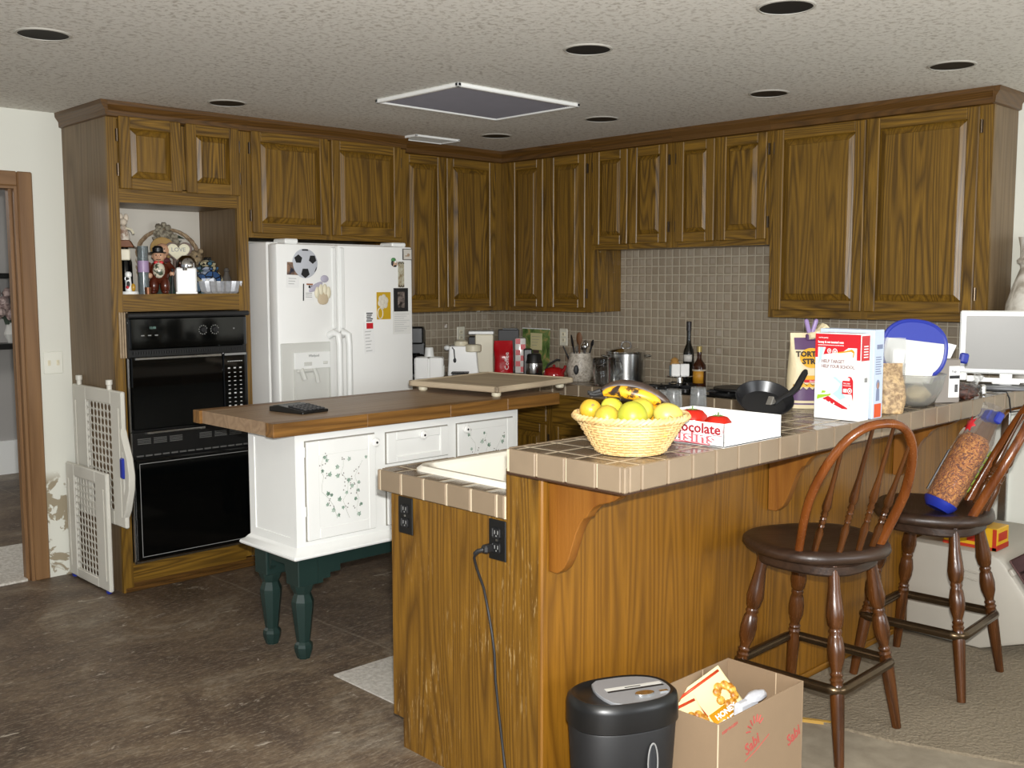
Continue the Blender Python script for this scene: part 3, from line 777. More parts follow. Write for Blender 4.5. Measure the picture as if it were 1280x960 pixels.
# switch plate and wall outlets
t = thing('switch_plate', 'white double light switch on wall between doorway and oven cabinet', 'light switch', (1.995, YW, 1.065))
m = MB(); m.box(1.946, 2.044, YW - .006, YW, 1.065, 1.18, bev=.003); m.build('plate', paint('ivory_plate', '#e8e8dc', .4, .02), t)
for x in (1.974, 2.018):
    m = MB(); m.box(x - .007, x + .007, YW - .009, YW - .005, 1.108, 1.136, bev=.001); m.box(x - .004, x + .004, YW - .018, YW - .008, 1.12, 1.133, bev=.002); m.build('toggle', CREAM, t)
def wall_outlet(label, axis, a, z):
    t = thing('wall_outlet', label, 'outlet', (a, YW - .01, z - .057) if axis == 'y' else (XW - .01, a, z - .057), group=None)
    F = Face('y', YW - .009) if axis == 'y' else Face('x', XW - .009)
    m = MB(); F.box(m, a - .036, a + .036, z - .058, z + .058, 0, .006, bev=.003); m.build('plate', paint('ivory_outlet', '#dcd8c6', .4, .02), t)
    for dz in (-.02, .02):
        m = MB(); F.box(m, a - .016, a + .016, z + dz - .014, z + dz + .014, .006, .009, bev=.003); o = m.build('socket', CREAM, t)
        m = MB(); F.box(m, a - .007, a - .004, z + dz - .004, z + dz + .006, .009, .0095); F.box(m, a + .004, a + .007, z + dz - .004, z + dz + .006, .009, .0095); m.build('slots', BLACKM, o)
wall_outlet('ivory outlet on tiled wall behind the white juicer', 'y', 4.785, 1.165)
wall_outlet('ivory outlet on tiled wall left of the utensil crock', 'x', 4.73, 1.165)

# ------------------------------------------------------------------ butcher block island
t = thing('kitchen_island', 'white kitchen island with butcher block top and dark green legs', 'island', (2.85, 3.7, 0))
m = MB()
n = 11
for k in range(n):
    y0 = 3.43 + .644 * k / n; y1 = 3.43 + .644 * (k + 1) / n
    if k == 0 or k == n - 1: continue
    m.box(2.07, 3.643, y0, y1, .94, .9935, 'x')
o = m.build('butcher_block_top', BUTCH, t, smooth=0)
m = MB()
for x0, x1, b in ((2.058, 2.5, 0), (2.5, 2.95, 0), (2.95, 3.3, 0), (3.3, 3.651, 0)): m.box(x0, x1, 3.43, 3.4886, .939, .994, 'x', bev=.002)
m.build('block_edging', BUTE, o); m = MB()
for x0, x1 in ((2.058, 2.8), (2.8, 3.651)): m.box(x0, x1, 4.0155, 4.074, .939, .994, 'x', bev=.002)
m.build('block_edging', BUTE, o)
m = MB(); m.box(2.19, 3.42, 3.486, 3.844, .465, .939, bev=.003); body = m.build('cabinet_body', WHITE, t)
m = MB()
FI = Face('y', 3.486); 
m.box(2.186, 2.192, 3.486, 3.53, .468, .939); m.box(2.186, 2.192, 3.8, 3.844, .468, .939); m.box(2.186, 2.192, 3.53, 3.8, .895, .939); m.box(2.186, 2.192, 3.53, 3.8, .468, .51)
m.build('end_panel_frame', WHITE, t)
def rr(x0, x1, y0, y1, r, z, n=6):
    out = []
    for cx, cy, a in ((x1 - r, y1 - r, 0), (x0 + r, y1 - r, PI / 2), (x0 + r, y0 + r, PI), (x1 - r, y0 + r, 3 * PI / 2)):
        for k in range(n + 1): out.append((cx + r * math.cos(a + PI / 2 * k / n), cy + r * math.sin(a + PI / 2 * k / n), z))
    return out
def loft(m, loops, cap=True, cap0=False):
    V = [p for L in loops for p in L]; n = len(loops[0]); fc = []
    for i in range(len(loops) - 1):
        for k in range(n): fc.append((i * n + k, i * n + (k + 1) % n, (i + 1) * n + (k + 1) % n, (i + 1) * n + k))
    if cap: fc.append(tuple(range((len(loops) - 1) * n, len(loops) * n)))
    if cap0: fc.append(tuple(range(n)))
    m.faces(V, fc)
m = MB(); loft(m, [rr(2.19 - e, 3.42 + e, 3.486 - e, 3.844 + e, .004, z, 1) for e, z in ((.012, .436), (.036, .436), (.039, .442), (.036, .450), (.022, .458), (.012, .470), (.003, .478))], True, True)
m.build('base_molding', WHITE, t, smooth=.4)
LEAF = NT('sage_leaf_print'); f = LEAF.noise(LEAF.obj(), 60, 3)
LEAF.l(LEAF.ramp(f, [(.35, hx('#5c7a68')), (.5, hx('#8fa595')), (.65, hx('#b9c6bc'))]), LEAF.b.inputs['Base Color']); LEAF.set(Roughness=.5); LEAF = LEAF.m
STEM = paint('pale_vine_print', '#a7a79e', .5); BERRY = paint('grey_berry_print', '#77706c', .5)
def ivy(parent, u0, u1, z0, z1, n, seed):
    rnd = random.Random(seed); L, S, B = MB(), MB(), MB(); d = 3.486 - .0145
    xs = [u0 + (u1 - u0) * (.08 + .4 * k) for k in range(3)]
    for k in range(3):
        z = z1 - .02 * k; x = xs[k]; pts = []
        while z > z0 + .01:
            pts.append((x, d, z)); x = min(max(x + rnd.uniform(-.025, .03), u0 + .008), u1 - .008); z -= rnd.uniform(.02, .04)
        if len(pts) > 2: S.tube(pts, .0007, 4)
        for q in pts[::1]:
            if rnd.random() < .8:
                a = rnd.uniform(0, 6.28); r = rnd.uniform(.009, .0155); cx, cz = q[0] + rnd.uniform(-.03, .03), q[2] + rnd.uniform(-.014, .014)
                shp = [(0, 1.2), (.35, .45), (.9, .35), (.6, -.15), (.75, -.6), (.2, -.55), (0, -.75), (-.2, -.55), (-.75, -.6), (-.6, -.15), (-.9, .35), (-.35, .45)]
                pp = []
                for sx, sz in shp:
                    X = cx + r * .8 * (sx * math.cos(a) - sz * math.sin(a)); Z = cz + r * .8 * (sx * math.sin(a) + sz * math.cos(a))
                    pp.append((min(max(X, u0), u1), min(max(Z, z0), z1)))
                L.prism(pp, 'y', d - .0008, d + .0005)
            if rnd.random() < .5:
                for i in range(3): L.ell((min(max(q[0] + rnd.uniform(-.02, .02), u0), u1), d, max(q[2] + rnd.uniform(-.012, .012), z0)), (.0028, .001, .0028), seg=8, rings=5, mat=1)
    L.build('ivy_leaves', [LEAF, BERRY], parent, smooth=0); S.build('ivy_stems', STEM, parent)
def idoor(u0, u1, z0, z1, pu0, pu1, pz0, pz1, name, knob, leafy, seed=0):
    m = MB(); a, b = .003, .015
    FI.box(m, u0, pu0, z0, z1, a, b, bev=.002); FI.box(m, pu1, u1, z0, z1, a, b, bev=.002)
    FI.box(m, pu0, pu1, z0, pz0, a, b, bev=.002); FI.box(m, pu0, pu1, pz1, z1, a, b, bev=.002); FI.box(m, pu0 - .002, pu1 + .002, pz0 - .002, pz1 + .002, .001, .0135 if leafy else .008)
    d = m.build(name, WHITE, body and t)
    m = MB(); FI.box(m, u0 - .004, u1 + .004, z0 - .004, z1 + .004, .0002, .0022); m.build('shadow_gap', paint('warm_grey_gap', '#8f8b82', .7) if 'warm_grey_gap' not in bpy.data.materials else bpy.data.materials['warm_grey_gap'], d)
    m = MB(); Q = frame((knob[0], 3.486 - .015, knob[1]), (1, 0, 0), (0, 0, 1)); m.lathe([(.007, 0), (.007, .012), (.017, .016), (.019, .023), (.014, .029), (0, .030)], M=Q, seg=20); k = m.build('knob', APPL, d)
    m = MB(); m.lathe([(0, .0295), (.0055, .0292), (.0045, .0315), (0, .032)], M=Q, seg=14); m.build('knob_screw', BLACKM, k)
    if leafy: ivy(d, pu0 + .003, pu1 - .003, pz0 + .003, pz1 - .003, leafy, seed)
    return d
idoor(2.232, 2.568, .50, .90, 2.288, 2.532, .545, .84, 'door', (2.555, .868), 30, 3)
idoor(2.632, 2.972, .765, .895, 2.68, 2.925, .79, .86, 'drawer', (2.812, .872), 0)
idoor(2.632, 2.972, .50, .745, 2.68, 2.925, .535, .71, 'drawer', (2.812, .725), 0)
d = idoor(3.03, 3.378, .50, .895, 3.083, 3.335, .545, .862, 'door', (3.063, .872), 30, 11)
for z in (.62, .86):
    m = MB(); m.box(3.384, 3.39, 3.478, 3.486, z - .02, z + .02); m.box(2.221, 2.227, 3.478, 3.486, z - .02, z + .02); m.build('hinge', APPL, t)
# green base: stepped apron and legs
m = MB()
def apron(axis, u0, u1, f0, f1):
    z = .436; pts = [(u0, z), (u1, z)]
    st = [(.0, .31), (.115, .31), (.115, .325), (.15, .325), (.15, .345), (.2, .345), (.2, .372)]
    if axis == 'x': st = [(.0, .34), (.09, .34), (.10, .355), (.105, .385)]
    for d, zz in [(a, b) for a, b in st]: pts.append((u1 - d, zz))
    for d, zz in reversed(st): pts.append((u0 + d, zz))
    m.prism(pts, 'y' if axis == 'y' else 'x', f0, f1)
apron('y', 2.20, 3.41, 3.50, 3.525); apron('y', 2.20, 3.41, 3.805, 3.83); apron('x', 3.51, 3.82, 2.205, 2.23); apron('x', 3.51, 3.82, 3.38, 3.405)
m.build('stepped_apron', GREEN, t, smooth=0)
for x in (2.243, 3.367):
    for y in (3.543, 3.787):
        m = MB(); r8 = 1 / math.cos(PI / 8); q = 2 ** .5
        m.box(x - .047, x + .047, y - .047, y + .047, .31, .436, bev=.003)
        m.lathe([(.050, .312), (.048, .300), (.034, .272), (.038, .262), (.046, .240), (.046, .225), (.029, .078), (.027, .07), (.036, .060), (.039, .048), (.037, .030), (.030, .010), (.027, 0), (0, 0)], (x, y, 0), 8, rot=PI / 8); m.build('leg', GREEN, t, smooth=.3)

# ------------------------------------------------------------------ peninsula
t = thing('peninsula_cabinet', 'amber oak peninsula with scroll brackets under the raised bar', 'cabinet', (3.5, 2.3, 0))
m = MB(); m.prism([(1.981, 0), (2.607, 0), (2.607, .1), (2.658, .1), (2.658, .846), (2.115, .846), (2.115, .998), (1.981, .998)], 'x', 2.027, 2.047); m.build('end_panel', OAKW, t, smooth=0)
m = MB()
xs = [2.047, 3.26, 4.47, XW - .002]
for a, b in zip(xs, xs[1:]): m.box(a, b, 1.981, 1.999, .012, .998)
m.build('dining_side_panel', OAKF, t, smooth=0)
m = MB(); m.box(2.047, XW - .002, 1.999, 2.11, .01, .997, 'x'); m.box(2.047, 4.6, 2.11, 2.64, .1, .843, 'x') if False else None
m.build('knee_wall', DARKW, t, smooth=0)
m = MB(); m.box(2.047, 2.10, 2.11, 2.64, .1, .845); m.box(2.1, 4.55, 2.11, 2.13, .1, .845); m.box(2.1, 4.55, 2.58, 2.64, .1, .14); m.box(2.1, 4.55, 2.11, 2.60, .1, .13); m.box(2.1, 4.55, 2.58, 2.6, .0, .1); m.build('carcass', SIDEW, t, smooth=0)
FS = Face('y', 2.64)
class FaceP:
    axis = 'y'; c = 2.64
    def p(s, u, z, d): return (u, 2.64 + d, z)
    def box(s, m, u0, u1, z0, z1, d0, d1, grain='z', bev=0, mat=0): m.box(u0, u1, 2.64 + d0, 2.64 + d1, z0, z1, 'x' if grain == 'u' else grain, bev, mat=mat)
FP = FaceP()
for k in range(5):
    u = 2.10 + k * .49
    m = MB(); m.box(u, u + .03, 2.62, 2.64, .1, .845); m.build('face_stile', OAK, t)
    door(FP, t, u + .03, u + .47, .13, .82, 'lo')
m = MB(); m.box(2.018, 2.046, 1.962, 1.981, .0, .998, bev=.005); m.build('corner_strip', OAKF, t)
m = MB(); m.box(2.046, XW - .03, 1.969, 1.981, 0, .012 + .02, 'x', bev=.004); m.build('base_strip', OAKF, t)
def bracket(x, th=.036):
    m = MB(); p = [(1.979, .995), (1.668, .995), (1.668, .983), (1.690, .982), (1.715, .972), (1.735, .957), (1.76, .945), (1.79, .937), (1.812, .925), (1.828, .908), (1.836, .893), (1.848, .888), (1.862, .868), (1.874, .845), (1.886, .812), (1.902, .768), (1.918, .738), (1.936, .722), (1.945, .715), (1.979, .715)]
    m.prism(p, 'x', x, x + th, bev=.002); return m.build('bracket', OAKB, t, smooth=.4)
bracket(2.062); bracket(3.20); bracket(4.17); bracket(4.97)
# raised bar
t = thing('raised_bar_top', 'raised tiled breakfast bar top with square taupe edge tiles', 'counter', (3.5, 1.84, .998))
m = MB(); m.box(1.974, XW - .002, 1.634, 2.048, 1.0, 1.0692); m.build('tile_top', BARTOP, t, smooth=0)
m = MB(); m.box(1.968, XW - .002, 1.628, 2.054, .9985, 1.006, 'x'); m.build('substrate', DARKW, t, smooth=0)
m = MB(); m.box(1.970, XW - .002, 1.630, 2.052, 1.005, 1.0675); m.build('grout', GROUT, t, smooth=0)
m = MB()
edge_run(m, 'y', 1.632, 2.05, 1.004, 1.0705, 1.962, .016, first=.085); edge_run(m, 'x', 1.962 + .017, XW - .002, 1.004, 1.0705, 1.62, .016, first=.05)
edge_run(m, 'x', 1.962 + .017, XW - .002, 1.004, 1.0705, 2.062, .016, sgn=1)
m.box(1.962, 1.9785, 1.62, 1.632 + .003, 1.004, 1.0705, bev=.003)
m.build('edge_tiles', EDGE, t)
# sink counter
t = thing('sink_counter', 'lower tiled counter around the cream sink at peninsula end', 'counter', (3.3, 2.43, .846))
SX0, SX1, SY0, SY1 = 2.135, 2.86, 2.185, 2.625
m = MB()
for b in ((2.034, SX0, 2.116, 2.716), (SX1, 4.578, 2.116, 2.716), (SX0, SX1, 2.116, SY0), (SX0, SX1, SY1, 2.716)): m.box(*b, .847, .9158)
m.build('tile_top', LOWTOP, t, smooth=0)
m = MB(); edge_run(m, 'y', 2.118, 2.73, .848, .9165, 2.022, .015, first=.035, pitch=.112); edge_run(m, 'x', 2.04, 4.568, .848, .9165, 2.732, .016, sgn=1); m.build('edge_tiles', EDGE, t)
m = MB(); m.box(2.026, 2.036, 2.117, 2.722, .848, .9145); m.box(2.036, 4.56, 2.712, 2.724, .848, .9145); m.build('grout', GROUT, t, smooth=0)
m = MB(); m.box(2.036, XW - .01, 2.0995, 2.113, .9135, .9975, bev=.001); m.build('upstand', paint('cream_caulk_board', '#d8cdb2', .5), t)
# sink
t = thing('kitchen_sink', 'cream enamel double rim sink set into the lower tiled counter', 'sink', (2.5, 2.4, .73))
m = MB()
a, b, c, d = 2.10, 2.90, 2.155, 2.655
loft(m, [rr(a, b, c, d, .06, .915), rr(a, b, c, d, .06, .922), rr(a + .012, b - .012, c + .012, d - .012, .055, .932), rr(a + .03, b - .03, c + .03, d - .03, .05, .931), rr(a + .042, b - .042, c + .042, d - .042, .05, .92), rr(a + .052, b - .052, c + .052, d - .052, .05, .78), rr(a + .09, b - .09, c + .09, d - .09, .04, .752)])
m.build('basin', SINK, t, recalc=True)
m = MB(); m.lathe([(0, .7535), (.03, .7535), (.042, .757), (.044, .7525)], (2.5, 2.405, 0), 24); m.build('drain', STEEL, t)

# outlets on the end panel, plug and cord
def panel_outlet(label, y, z):
    t = thing('panel_outlet', label, 'outlet', (2.02, y, z - .06))
    F = Face('x', 2.0265)
    m = MB(); F.box(m, y - .036, y + .036, z - .06, z + .06, 0, .006, bev=.002); m.build('plate', BLACKP, t)
    for dz in (-.022, .022):
        m = MB(); F.box(m, y - .017, y + .017, z + dz - .015, z + dz + .015, .006, .009, bev=.004); o = m.build('socket', BLACKM, t)
        m = MB(); F.box(m, y - .008, y - .005, z + dz - .004, z + dz + .007, .009, .0096); F.box(m, y + .005, y + .008, z + dz - .004, z + dz + .007, .009, .0096); F.box(m, y - .002, y + .002, z + dz - .011, z + dz - .007, .009, .0096); m.build('slots', GREYM, o)
    m = MB(); F.box(m, y - .004, y + .004, z - .003, z + .003, .006, .008); m.build('screw', STEEL, t)
panel_outlet('black outlet at far edge of the oak end panel, nothing plugged in', 2.578, .785)
panel_outlet('black outlet on oak end panel with a black cord plugged in', 2.148, .782)
t = thing('power_cord', 'black power cord hanging from outlet down the oak end panel', 'cord', (2.0, 2.16, .3))
m = MB(); m.box(1.982, 2.0165, 2.153, 2.179, .745, .77, bev=.006); m.tube([(1.99, 2.166, .757), (1.975, 2.18, .752), (1.972, 2.19, .742)], .007, 8); m.build('plug', BLACKM, t)
m = MB(); m.tube([(1.974, 2.186, .748), (1.975, 2.197, .73), (1.985, 2.199, .70), (2.012, 2.196, .63), (2.018, 2.183, .56), (2.018, 2.168, .50), (2.018, 2.157, .44), (2.018, 2.153, .36), (2.018, 2.142, .28), (2.018, 2.126, .18), (2.015, 2.108, .09), (1.99, 2.08, .02), (1.97, 1.98, .006), (2.0, 1.90, .006)], .0042, 8); m.build('cable', BLACKM, t)
# pale mat
m = MB(); m.box(2.215, 3.05, 2.75, 3.29, 0, .006, bev=.001)
tag(m.build('floor_mat', speck('pale_grey_mat', '#aba69d', '#c4c0b8', 60, .85, .35, .65, .2)), 'pale grey flat mat on floor between island and peninsula', 'mat')

# baby gate
t = thing('baby_gate', 'ivory plastic baby gate folded against the oven cabinet side', 'baby gate', (2.04, 5.15, 0))
def perforated(m, y0, y1, z0, z1, x0, x1, ny, nz):
    cw, ch = (y1 - y0) / ny, (z1 - z0) / nz
    V, Fc = [], []
    N = 12
    for i in range(nz):
        for j in range(ny):
            cy, cz = y0 + (j + .5) * cw, z0 + (i + .5) * ch
            sh = 0
            b = len(V)
            for k in range(N):
                a = 2 * PI * (k + .5) / N; c, s = math.cos(a), math.sin(a)
                q = max(abs(c), abs(s)); V.append((0, cy + cw / 2 * c / q, cz + ch / 2 * s / q))
            for k in range(N):
                a = 2 * PI * (k + .5) / N; V.append((0, cy + sh + cw * .455 * math.cos(a), cz + ch * .465 * math.sin(a)))
            for k in range(N): Fc.append((b + k, b + (k + 1) % N, b + N + (k + 1) % N, b + N + k))
    front = [(x0, v[1], v[2]) for v in V]; back = [(x1, v[1], v[2]) for v in V]; n = len(V)
    allf = Fc + [tuple(reversed([q + n for q in f])) for f in Fc]
    for f in Fc: allf.append((f[3], f[2], f[2] + n, f[3] + n))
    m.faces(front + back, allf)
def gate_panel(name, y0, y1, z0, z1, x0, x1, hy0, hy1, hz0, hz1, ny, nz):
    m = MB()
    m.box(x0, x1, y0, hy0, z0, z1, bev=.006); m.box(x0, x1, hy1, y1, z0, z1, bev=.006); m.box(x0, x1, hy0 - .004, hy1 + .004, z0, hz0, bev=.004); m.box(x0, x1, hy0 - .004, hy1 + .004, hz1, z1, bev=.004)
    m.box(x0 - .004, x0, y0 + .03, y0 + .045, z0 + .05, z1 - .08, bev=.002); m.box(x0 - .004, x0, y1 - .045, y1 - .03, z0 + .05, z1 - .08, bev=.002)
    o = m.build(name, GATE, t)
    m = MB(); perforated(m, hy0, hy1, hz0, hz1, x0 + .004, x0 + .007, ny, nz); m.build('perforated_mesh', GATE, o, recalc=False)
    return o
gate_panel('rear_panel', 4.795, 5.39, .35, 1.015, 2.058, 2.08, 4.925, 5.22, .42, .945, 7, 14)
gate_panel('front_panel', 4.93, 5.44, .012, .605, 2.025, 2.047, 5.07, 5.33, .06, .545, 7, 14)
m = MB(); m.prism([(4.80, .84), (4.785, .80), (4.735, .70), (4.718, .62), (4.725, .55), (4.77, .44), (4.80, .40), (4.80, .48), (4.77, .56), (4.768, .64), (4.78, .72), (4.80, .76)], 'x', 2.05, 2.082, bev=.004); m.build('latch_handle', GATE, t)
m = MB(); m.box(2.04, 2.056, 4.765, 4.80, .60, .70, bev=.006); m.build('latch_button', BLUEP, t)
m = MB()
for y in (4.95, 5.38): m.lathe([(.012, 0), (.012, .025), (.016, .027), (.016, .05), (0, .052)], (2.069, y - (.06 if y > 5 else .0) , 1.012), 14)
m.build('bumper_caps', GATE, t)
m = MB()
for y in (4.97, 5.40): m.box(2.026, 2.046, y - .012, y + .012, 0, .014, bev=.002)
m.build('feet', BLUEP, t)
# ------------------------------------------------------------------ bar stools
def leg_profile(L):
    k = [(0, .019), (.1, .019), (.2, .026), (.25, .029), (.3, .024), (.315, .018), (.33, .022), (.345, .018), (.36, .023), (.42, .028), (.47, .026), (.52, .017), (.535, .016), (.545, .021), (.56, .017), (.572, .022), (.585, .018), (.6, .021), (.66, .0225), (.8, .020), (1, .0155)]
    return [(0, 0)] + [(r, z * L) for z, r in k] + [(0, L)]
def make_stool(label, loc, rot, seat_rot):
    t = thing('bar_stool', label, 'bar stool', loc, rot, 'wooden bar stools at the bar', local=True)
    for sx in (-1, 1):
        for sy in (-1, 1):
            a, b = Vector((sx * .125, sy * .125, .615)), Vector((sx * .205, sy * .205, 0)); d = b - a
            Q = Matrix.Translation(a) @ d.to_track_quat('Z', 'Y').to_matrix().to_4x4()
            m = MB(); m.lathe(leg_profile(d.length), seg=16, M=Q); m.build('leg', STOOL, t, smooth=.9)
    r = .192; pts = []
    for cx, cy, a in ((1, 1, 0), (-1, 1, 1), (-1, -1, 2), (1, -1, 3)):
        for k in range(6):
            q = PI / 2 * a + PI / 2 * k / 5; pts.append((cx * (r - .04) + .04 * math.cos(q), cy * (r - .04) + .04 * math.sin(q), .235))
    m = MB(); m.tube(pts, .017, 12, closed=True)
    for sx in (-1, 1):
        for sy in (-1, 1): m.ell((sx * .182, sy * .182, .236), .014, seg=8, rings=6)
    m.build('foot_ring', paint('dark_worn_brass', '#5d4c37', .25, .25, 30, metal=.85) if 'dark_worn_brass' not in bpy.data.materials else bpy.data.materials['dark_worn_brass'], t)
    S = Matrix.Rotation(seat_rot, 4, 'Z')
    m = MB(); m.prism(circ(0, 0, .182, 28, pw=.75), 'z', .582, .622, 'x', bev=.008); m.build('swivel_base', STOOLS, t, smooth=.5)
    m = MB(); n = 40; loops = []
    def outl(k, z, e=0):
        o = []
        for i in range(n):
            a = 2 * PI * i / n; c, s = math.cos(a), math.sin(a)
            x = (.232 - e) * math.copysign(abs(c) ** .78, c); y = (.218 - e) * math.copysign(abs(s) ** .82, s)
            o.append((x * (1 + .06 * s), y, z))
        return o
    def sad(L, amt):
        return [(x, y, z - amt * max(0, 1 - ((x / .2) ** 2 + (y / .19) ** 2)) + amt * .25 * math.exp(-(x / .05) ** 2) * max(0, y / .2)) for x, y, z in L]
    V = outl(0, .622, .03); loops = [outl(0, .622, .03), outl(0, .628, .008), outl(0, .64, 0), outl(0, .655, .003), outl(0, .664, .014)]
    for e in (.04, .08, .12, .16, .19): loops.append(sad(outl(0, .666, e), .014))
    W = [p for L in loops for p in L]; fc = [tuple(range(n))]
    for i in range(len(loops) - 1):
        for k in range(n): fc.append((i * n + k, i * n + (k + 1) % n, (i + 1) * n + (k + 1) % n, (i + 1) * n + k))
    fc.append(tuple(range((len(loops) - 1) * n, len(loops) * n)))
    m.faces(W, fc, grain='x', M=S); m.build('seat', STOOLS, t, smooth=.9)
    def bow(q):   # q 0..pi
        x = .166 * math.copysign(abs(math.cos(q)) ** .8, math.cos(q)); h = .445 * math.sin(q) ** .85
        x *= 1 + .34 * math.sin(q) * (1 - .55 * h / .445)
        return Vector((x * (1 - .12 * (1 - h / .2) if h < .2 else x and 1), -.125 - .19 * h / .445 - .03 * math.sin(q), .65 + h))
    m = MB(); m.tube([bow(PI * k / 32) for k in range(33)], .0135, 12, M=S, flat=1.25, grain='z'); m.build('bow_back', BOWW, t, smooth=.9)
    for k in range(4):
        f = (k - 1.5) / 1.5
        a = Vector((f * .105, -.185 + .035 * f * f, .655)); q = math.acos(max(-1, min(1, f * .62)))
        b = bow(math.acos(math.copysign(abs(f * .64) ** 1.35, f)))
        d = b - a; L = d.length
        pf = [(0, .0105), (.12, .0115), (.2, .013), (.25, .0075), (.265, .011), (.28, .0075), (.3, .0115), (.32, .0075), (.335, .011), (.35, .0075), (.37, .012), (.40, .0085), (.415, .012), (.44, .0145), (.48, .013), (.6, .0085), (.8, .0065), (1, .006)]
        Q = S @ Matrix.Translation(a) @ d.to_track_quat('Z', 'Y').to_matrix().to_4x4()
        m = MB(); m.lathe([(0, 0)] + [(r_, z * L) for z, r_ in pf] + [(0, L)], seg=12, M=Q); m.build('spindle', STOOL, t, smooth=.9)
    return t
make_stool('nearer dark wooden bar stool with empty seat, next to the cardboard box', (3.10, 1.725, .013), .02, -.52)
make_stool('farther dark wooden bar stool holding a bag of pretzels on its seat', (3.875, 1.672, .013), .05, .38)

# ------------------------------------------------------------------ on the bar
ZB = 1.0705
RV = -.77    # rotation that squares a thing to the photographer
def bagshape(m, w, d, h, top=.35, n=22, M=None, wob=.06, zs=None, mat=0, flat_top=True, z0=0):
    loops = []; N = 28; o = random.uniform(0, 30)
    K = zs or 12
    for i in range(K + 1):
        f = i / K
        ww = w * (1 - .06 * f); dd = d * ((.86 + .5 * min(f / .12, 1) * .28) if f < .12 else 1) * (1 if f < top else max(.05, 1 - (f - top) / (1 - top) * .97))
        L = []
        for k in range(N):
            a = 2 * PI * k / N; c, s = math.cos(a), math.sin(a)
            q = 1 + wob * mnoise.noise(Vector((c * 1.5, s * 1.5, f * 3 + o)))
            L.append((ww / 2 * math.copysign(abs(c) ** .65, c) * q, dd / 2 * math.copysign(abs(s) ** .75, s) * q, z0 + h * f))
        loops.append(L)
    V = [p for L in loops for p in L]; fc = [tuple(range(N))]
    for i in range(K):
        for k in range(N): fc.append((i * N + k, i * N + (k + 1) % N, (i + 1) * N + (k + 1) % N, (i + 1) * N + k))
    fc.append(tuple(range(K * N, (K + 1) * N))); m.faces(V, fc, M=M, mat=mat)
# wicker basket
BX, BY = 2.168, 1.772
WICK = NT('pale_wicker'); f = WICK.noise(WICK.obj(), 14, 2)
WICK.l(WICK.ramp(f, [(.3, hx('#cba468')), (.5, hx('#d8b67c')), (.7, hx('#dfc28f'))]), WICK.b.inputs['Base Color']); WICK.set(Roughness=.5); WICK = WICK.m
t = thing('wicker_basket', 'round pale wicker basket full of citrus fruit on raised bar', 'basket', (BX, BY, ZB), 0, local=True)
def brad(z): return .088 + .062 * (z / .1) ** .9
m = MB()
for i in range(12):
    z = .008 + .083 * i / 11; pts = []
    for k in range(108):
        a = 2 * PI * k / 108; r = brad(z) + .0024 * math.cos(18 * a + PI * i)
        pts.append((r * math.cos(a), r * math.sin(a), z))
    m.tube(pts, .0034, 6, closed=True)
m.build('woven_wall', WICK, t, smooth=.9)
m = MB()
for k in range(36):
    a = 2 * PI * k / 36; m.tube([(brad(z) * math.cos(a), brad(z) * math.sin(a), z) for z in (.002, .03, .06, .098)], .0026, 5)
m.build('stakes', WICK, t, smooth=.9)
m = MB()
for j in range(2):
    m.tube([((.153 + .004 * math.cos(30 * a + PI * j)) * math.cos(a), (.153 + .004 * math.cos(30 * a + PI * j)) * math.sin(a), .1 + .005 * math.sin(30 * a + PI * j)) for a in [2 * PI * k / 120 for k in range(120)]], .0058, 6, closed=True)
m.build('rim', WICK, t, smooth=.9)
m = MB(); m.lathe([(0, .001), (.09, .001), (.09, .008), (0, .008)], seg=32); m.build('base', WICK, t)
m = MB(); m.tube([(-.035, -.148, .108), (-.033, -.156, .118), (-.022, -.16, .112), (-.018, -.158, .098)], .0015, 5); m.build('loose_twig', WICK, t)
def citrus(label, u, y, z, r, c1, c2, el=1.0, rz=0, name='grapefruit', stem=False, cat='fruit'):
    M = TR(BX, BY, 0, RV) @ TR(u, y, z, rz, 0, .3)
    m = MB(); m.ell((0, 0, 0), (r * el, r, r * .97), seg=28, rings=18, bump=.03, bs=14, M=M)
    if el > 1.1:
        m.ell((r * el * .96, 0, 0), (r * .22, r * .2, r * .2), seg=10, rings=8, M=M)
    k = NT('citrus_peel'); n1 = k.noise(k.obj(), 14, 2); n2 = k.noise(k.obj(), 320, 2)
    k.l(k.ramp(n1, [(.35, hx(c1)), (.65, hx(c2))]), k.b.inputs['Base Color']); k.set(Roughness=.38); k.bump(n2, .25, .002)
    o = tag(m.build(name, k.m, smooth=1.2), label, cat, 'citrus fruit in the basket')
    if stem:
        m = MB(); M2 = M @ Matrix.Rotation(stem, 4, 'X'); m.lathe([(0, r * 1.0), (.005, r * .98), (.004, r * .955), (0, r * .95)], M=M2, seg=10); m.build('stem_end', paint('brown_stem_end', '#8a7a4a', .7), o)
    return o
citrus('orange-yellow grapefruit at the left edge of the basket', -.108, .022, 1.183, .030, '#cca42e', '#c0982a', stem=1.0)
citrus('plain yellow grapefruit at front left of the basket', -.070, -.055, 1.172, .034, '#bea838', '#b89c32')
citrus('big yellow-green grapefruit at front centre of the basket', -.006, -.092, 1.180, .040, '#a3aa2e', '#b5ad38')
citrus('yellow-green grapefruit behind the big front one', .026, -.015, 1.186, .035, '#b5ac38', '#bca636')
citrus('large pale yellow lemon at the right side of the basket', .097, -.035, 1.174, .035, '#cbbd5c', '#c6b450', 1.2, .15, 'lemon')
citrus('small green-tinged lemon at the back of the basket beneath the bananas', -.046, .052, 1.186, .028, '#c6c540', '#d6c440', 1.15, .5, 'lemon')
citrus('small deep orange fruit between the lemon and grapefruit at basket right', .060, .032, 1.172, .027, '#e09a18', '#d88e18', name='orange')
citrus('yellow lemon low at the front right against the basket rim', .060, -.080, 1.142, .028, '#d8b938', '#d9c04a', 1.15, -.3, 'lemon')
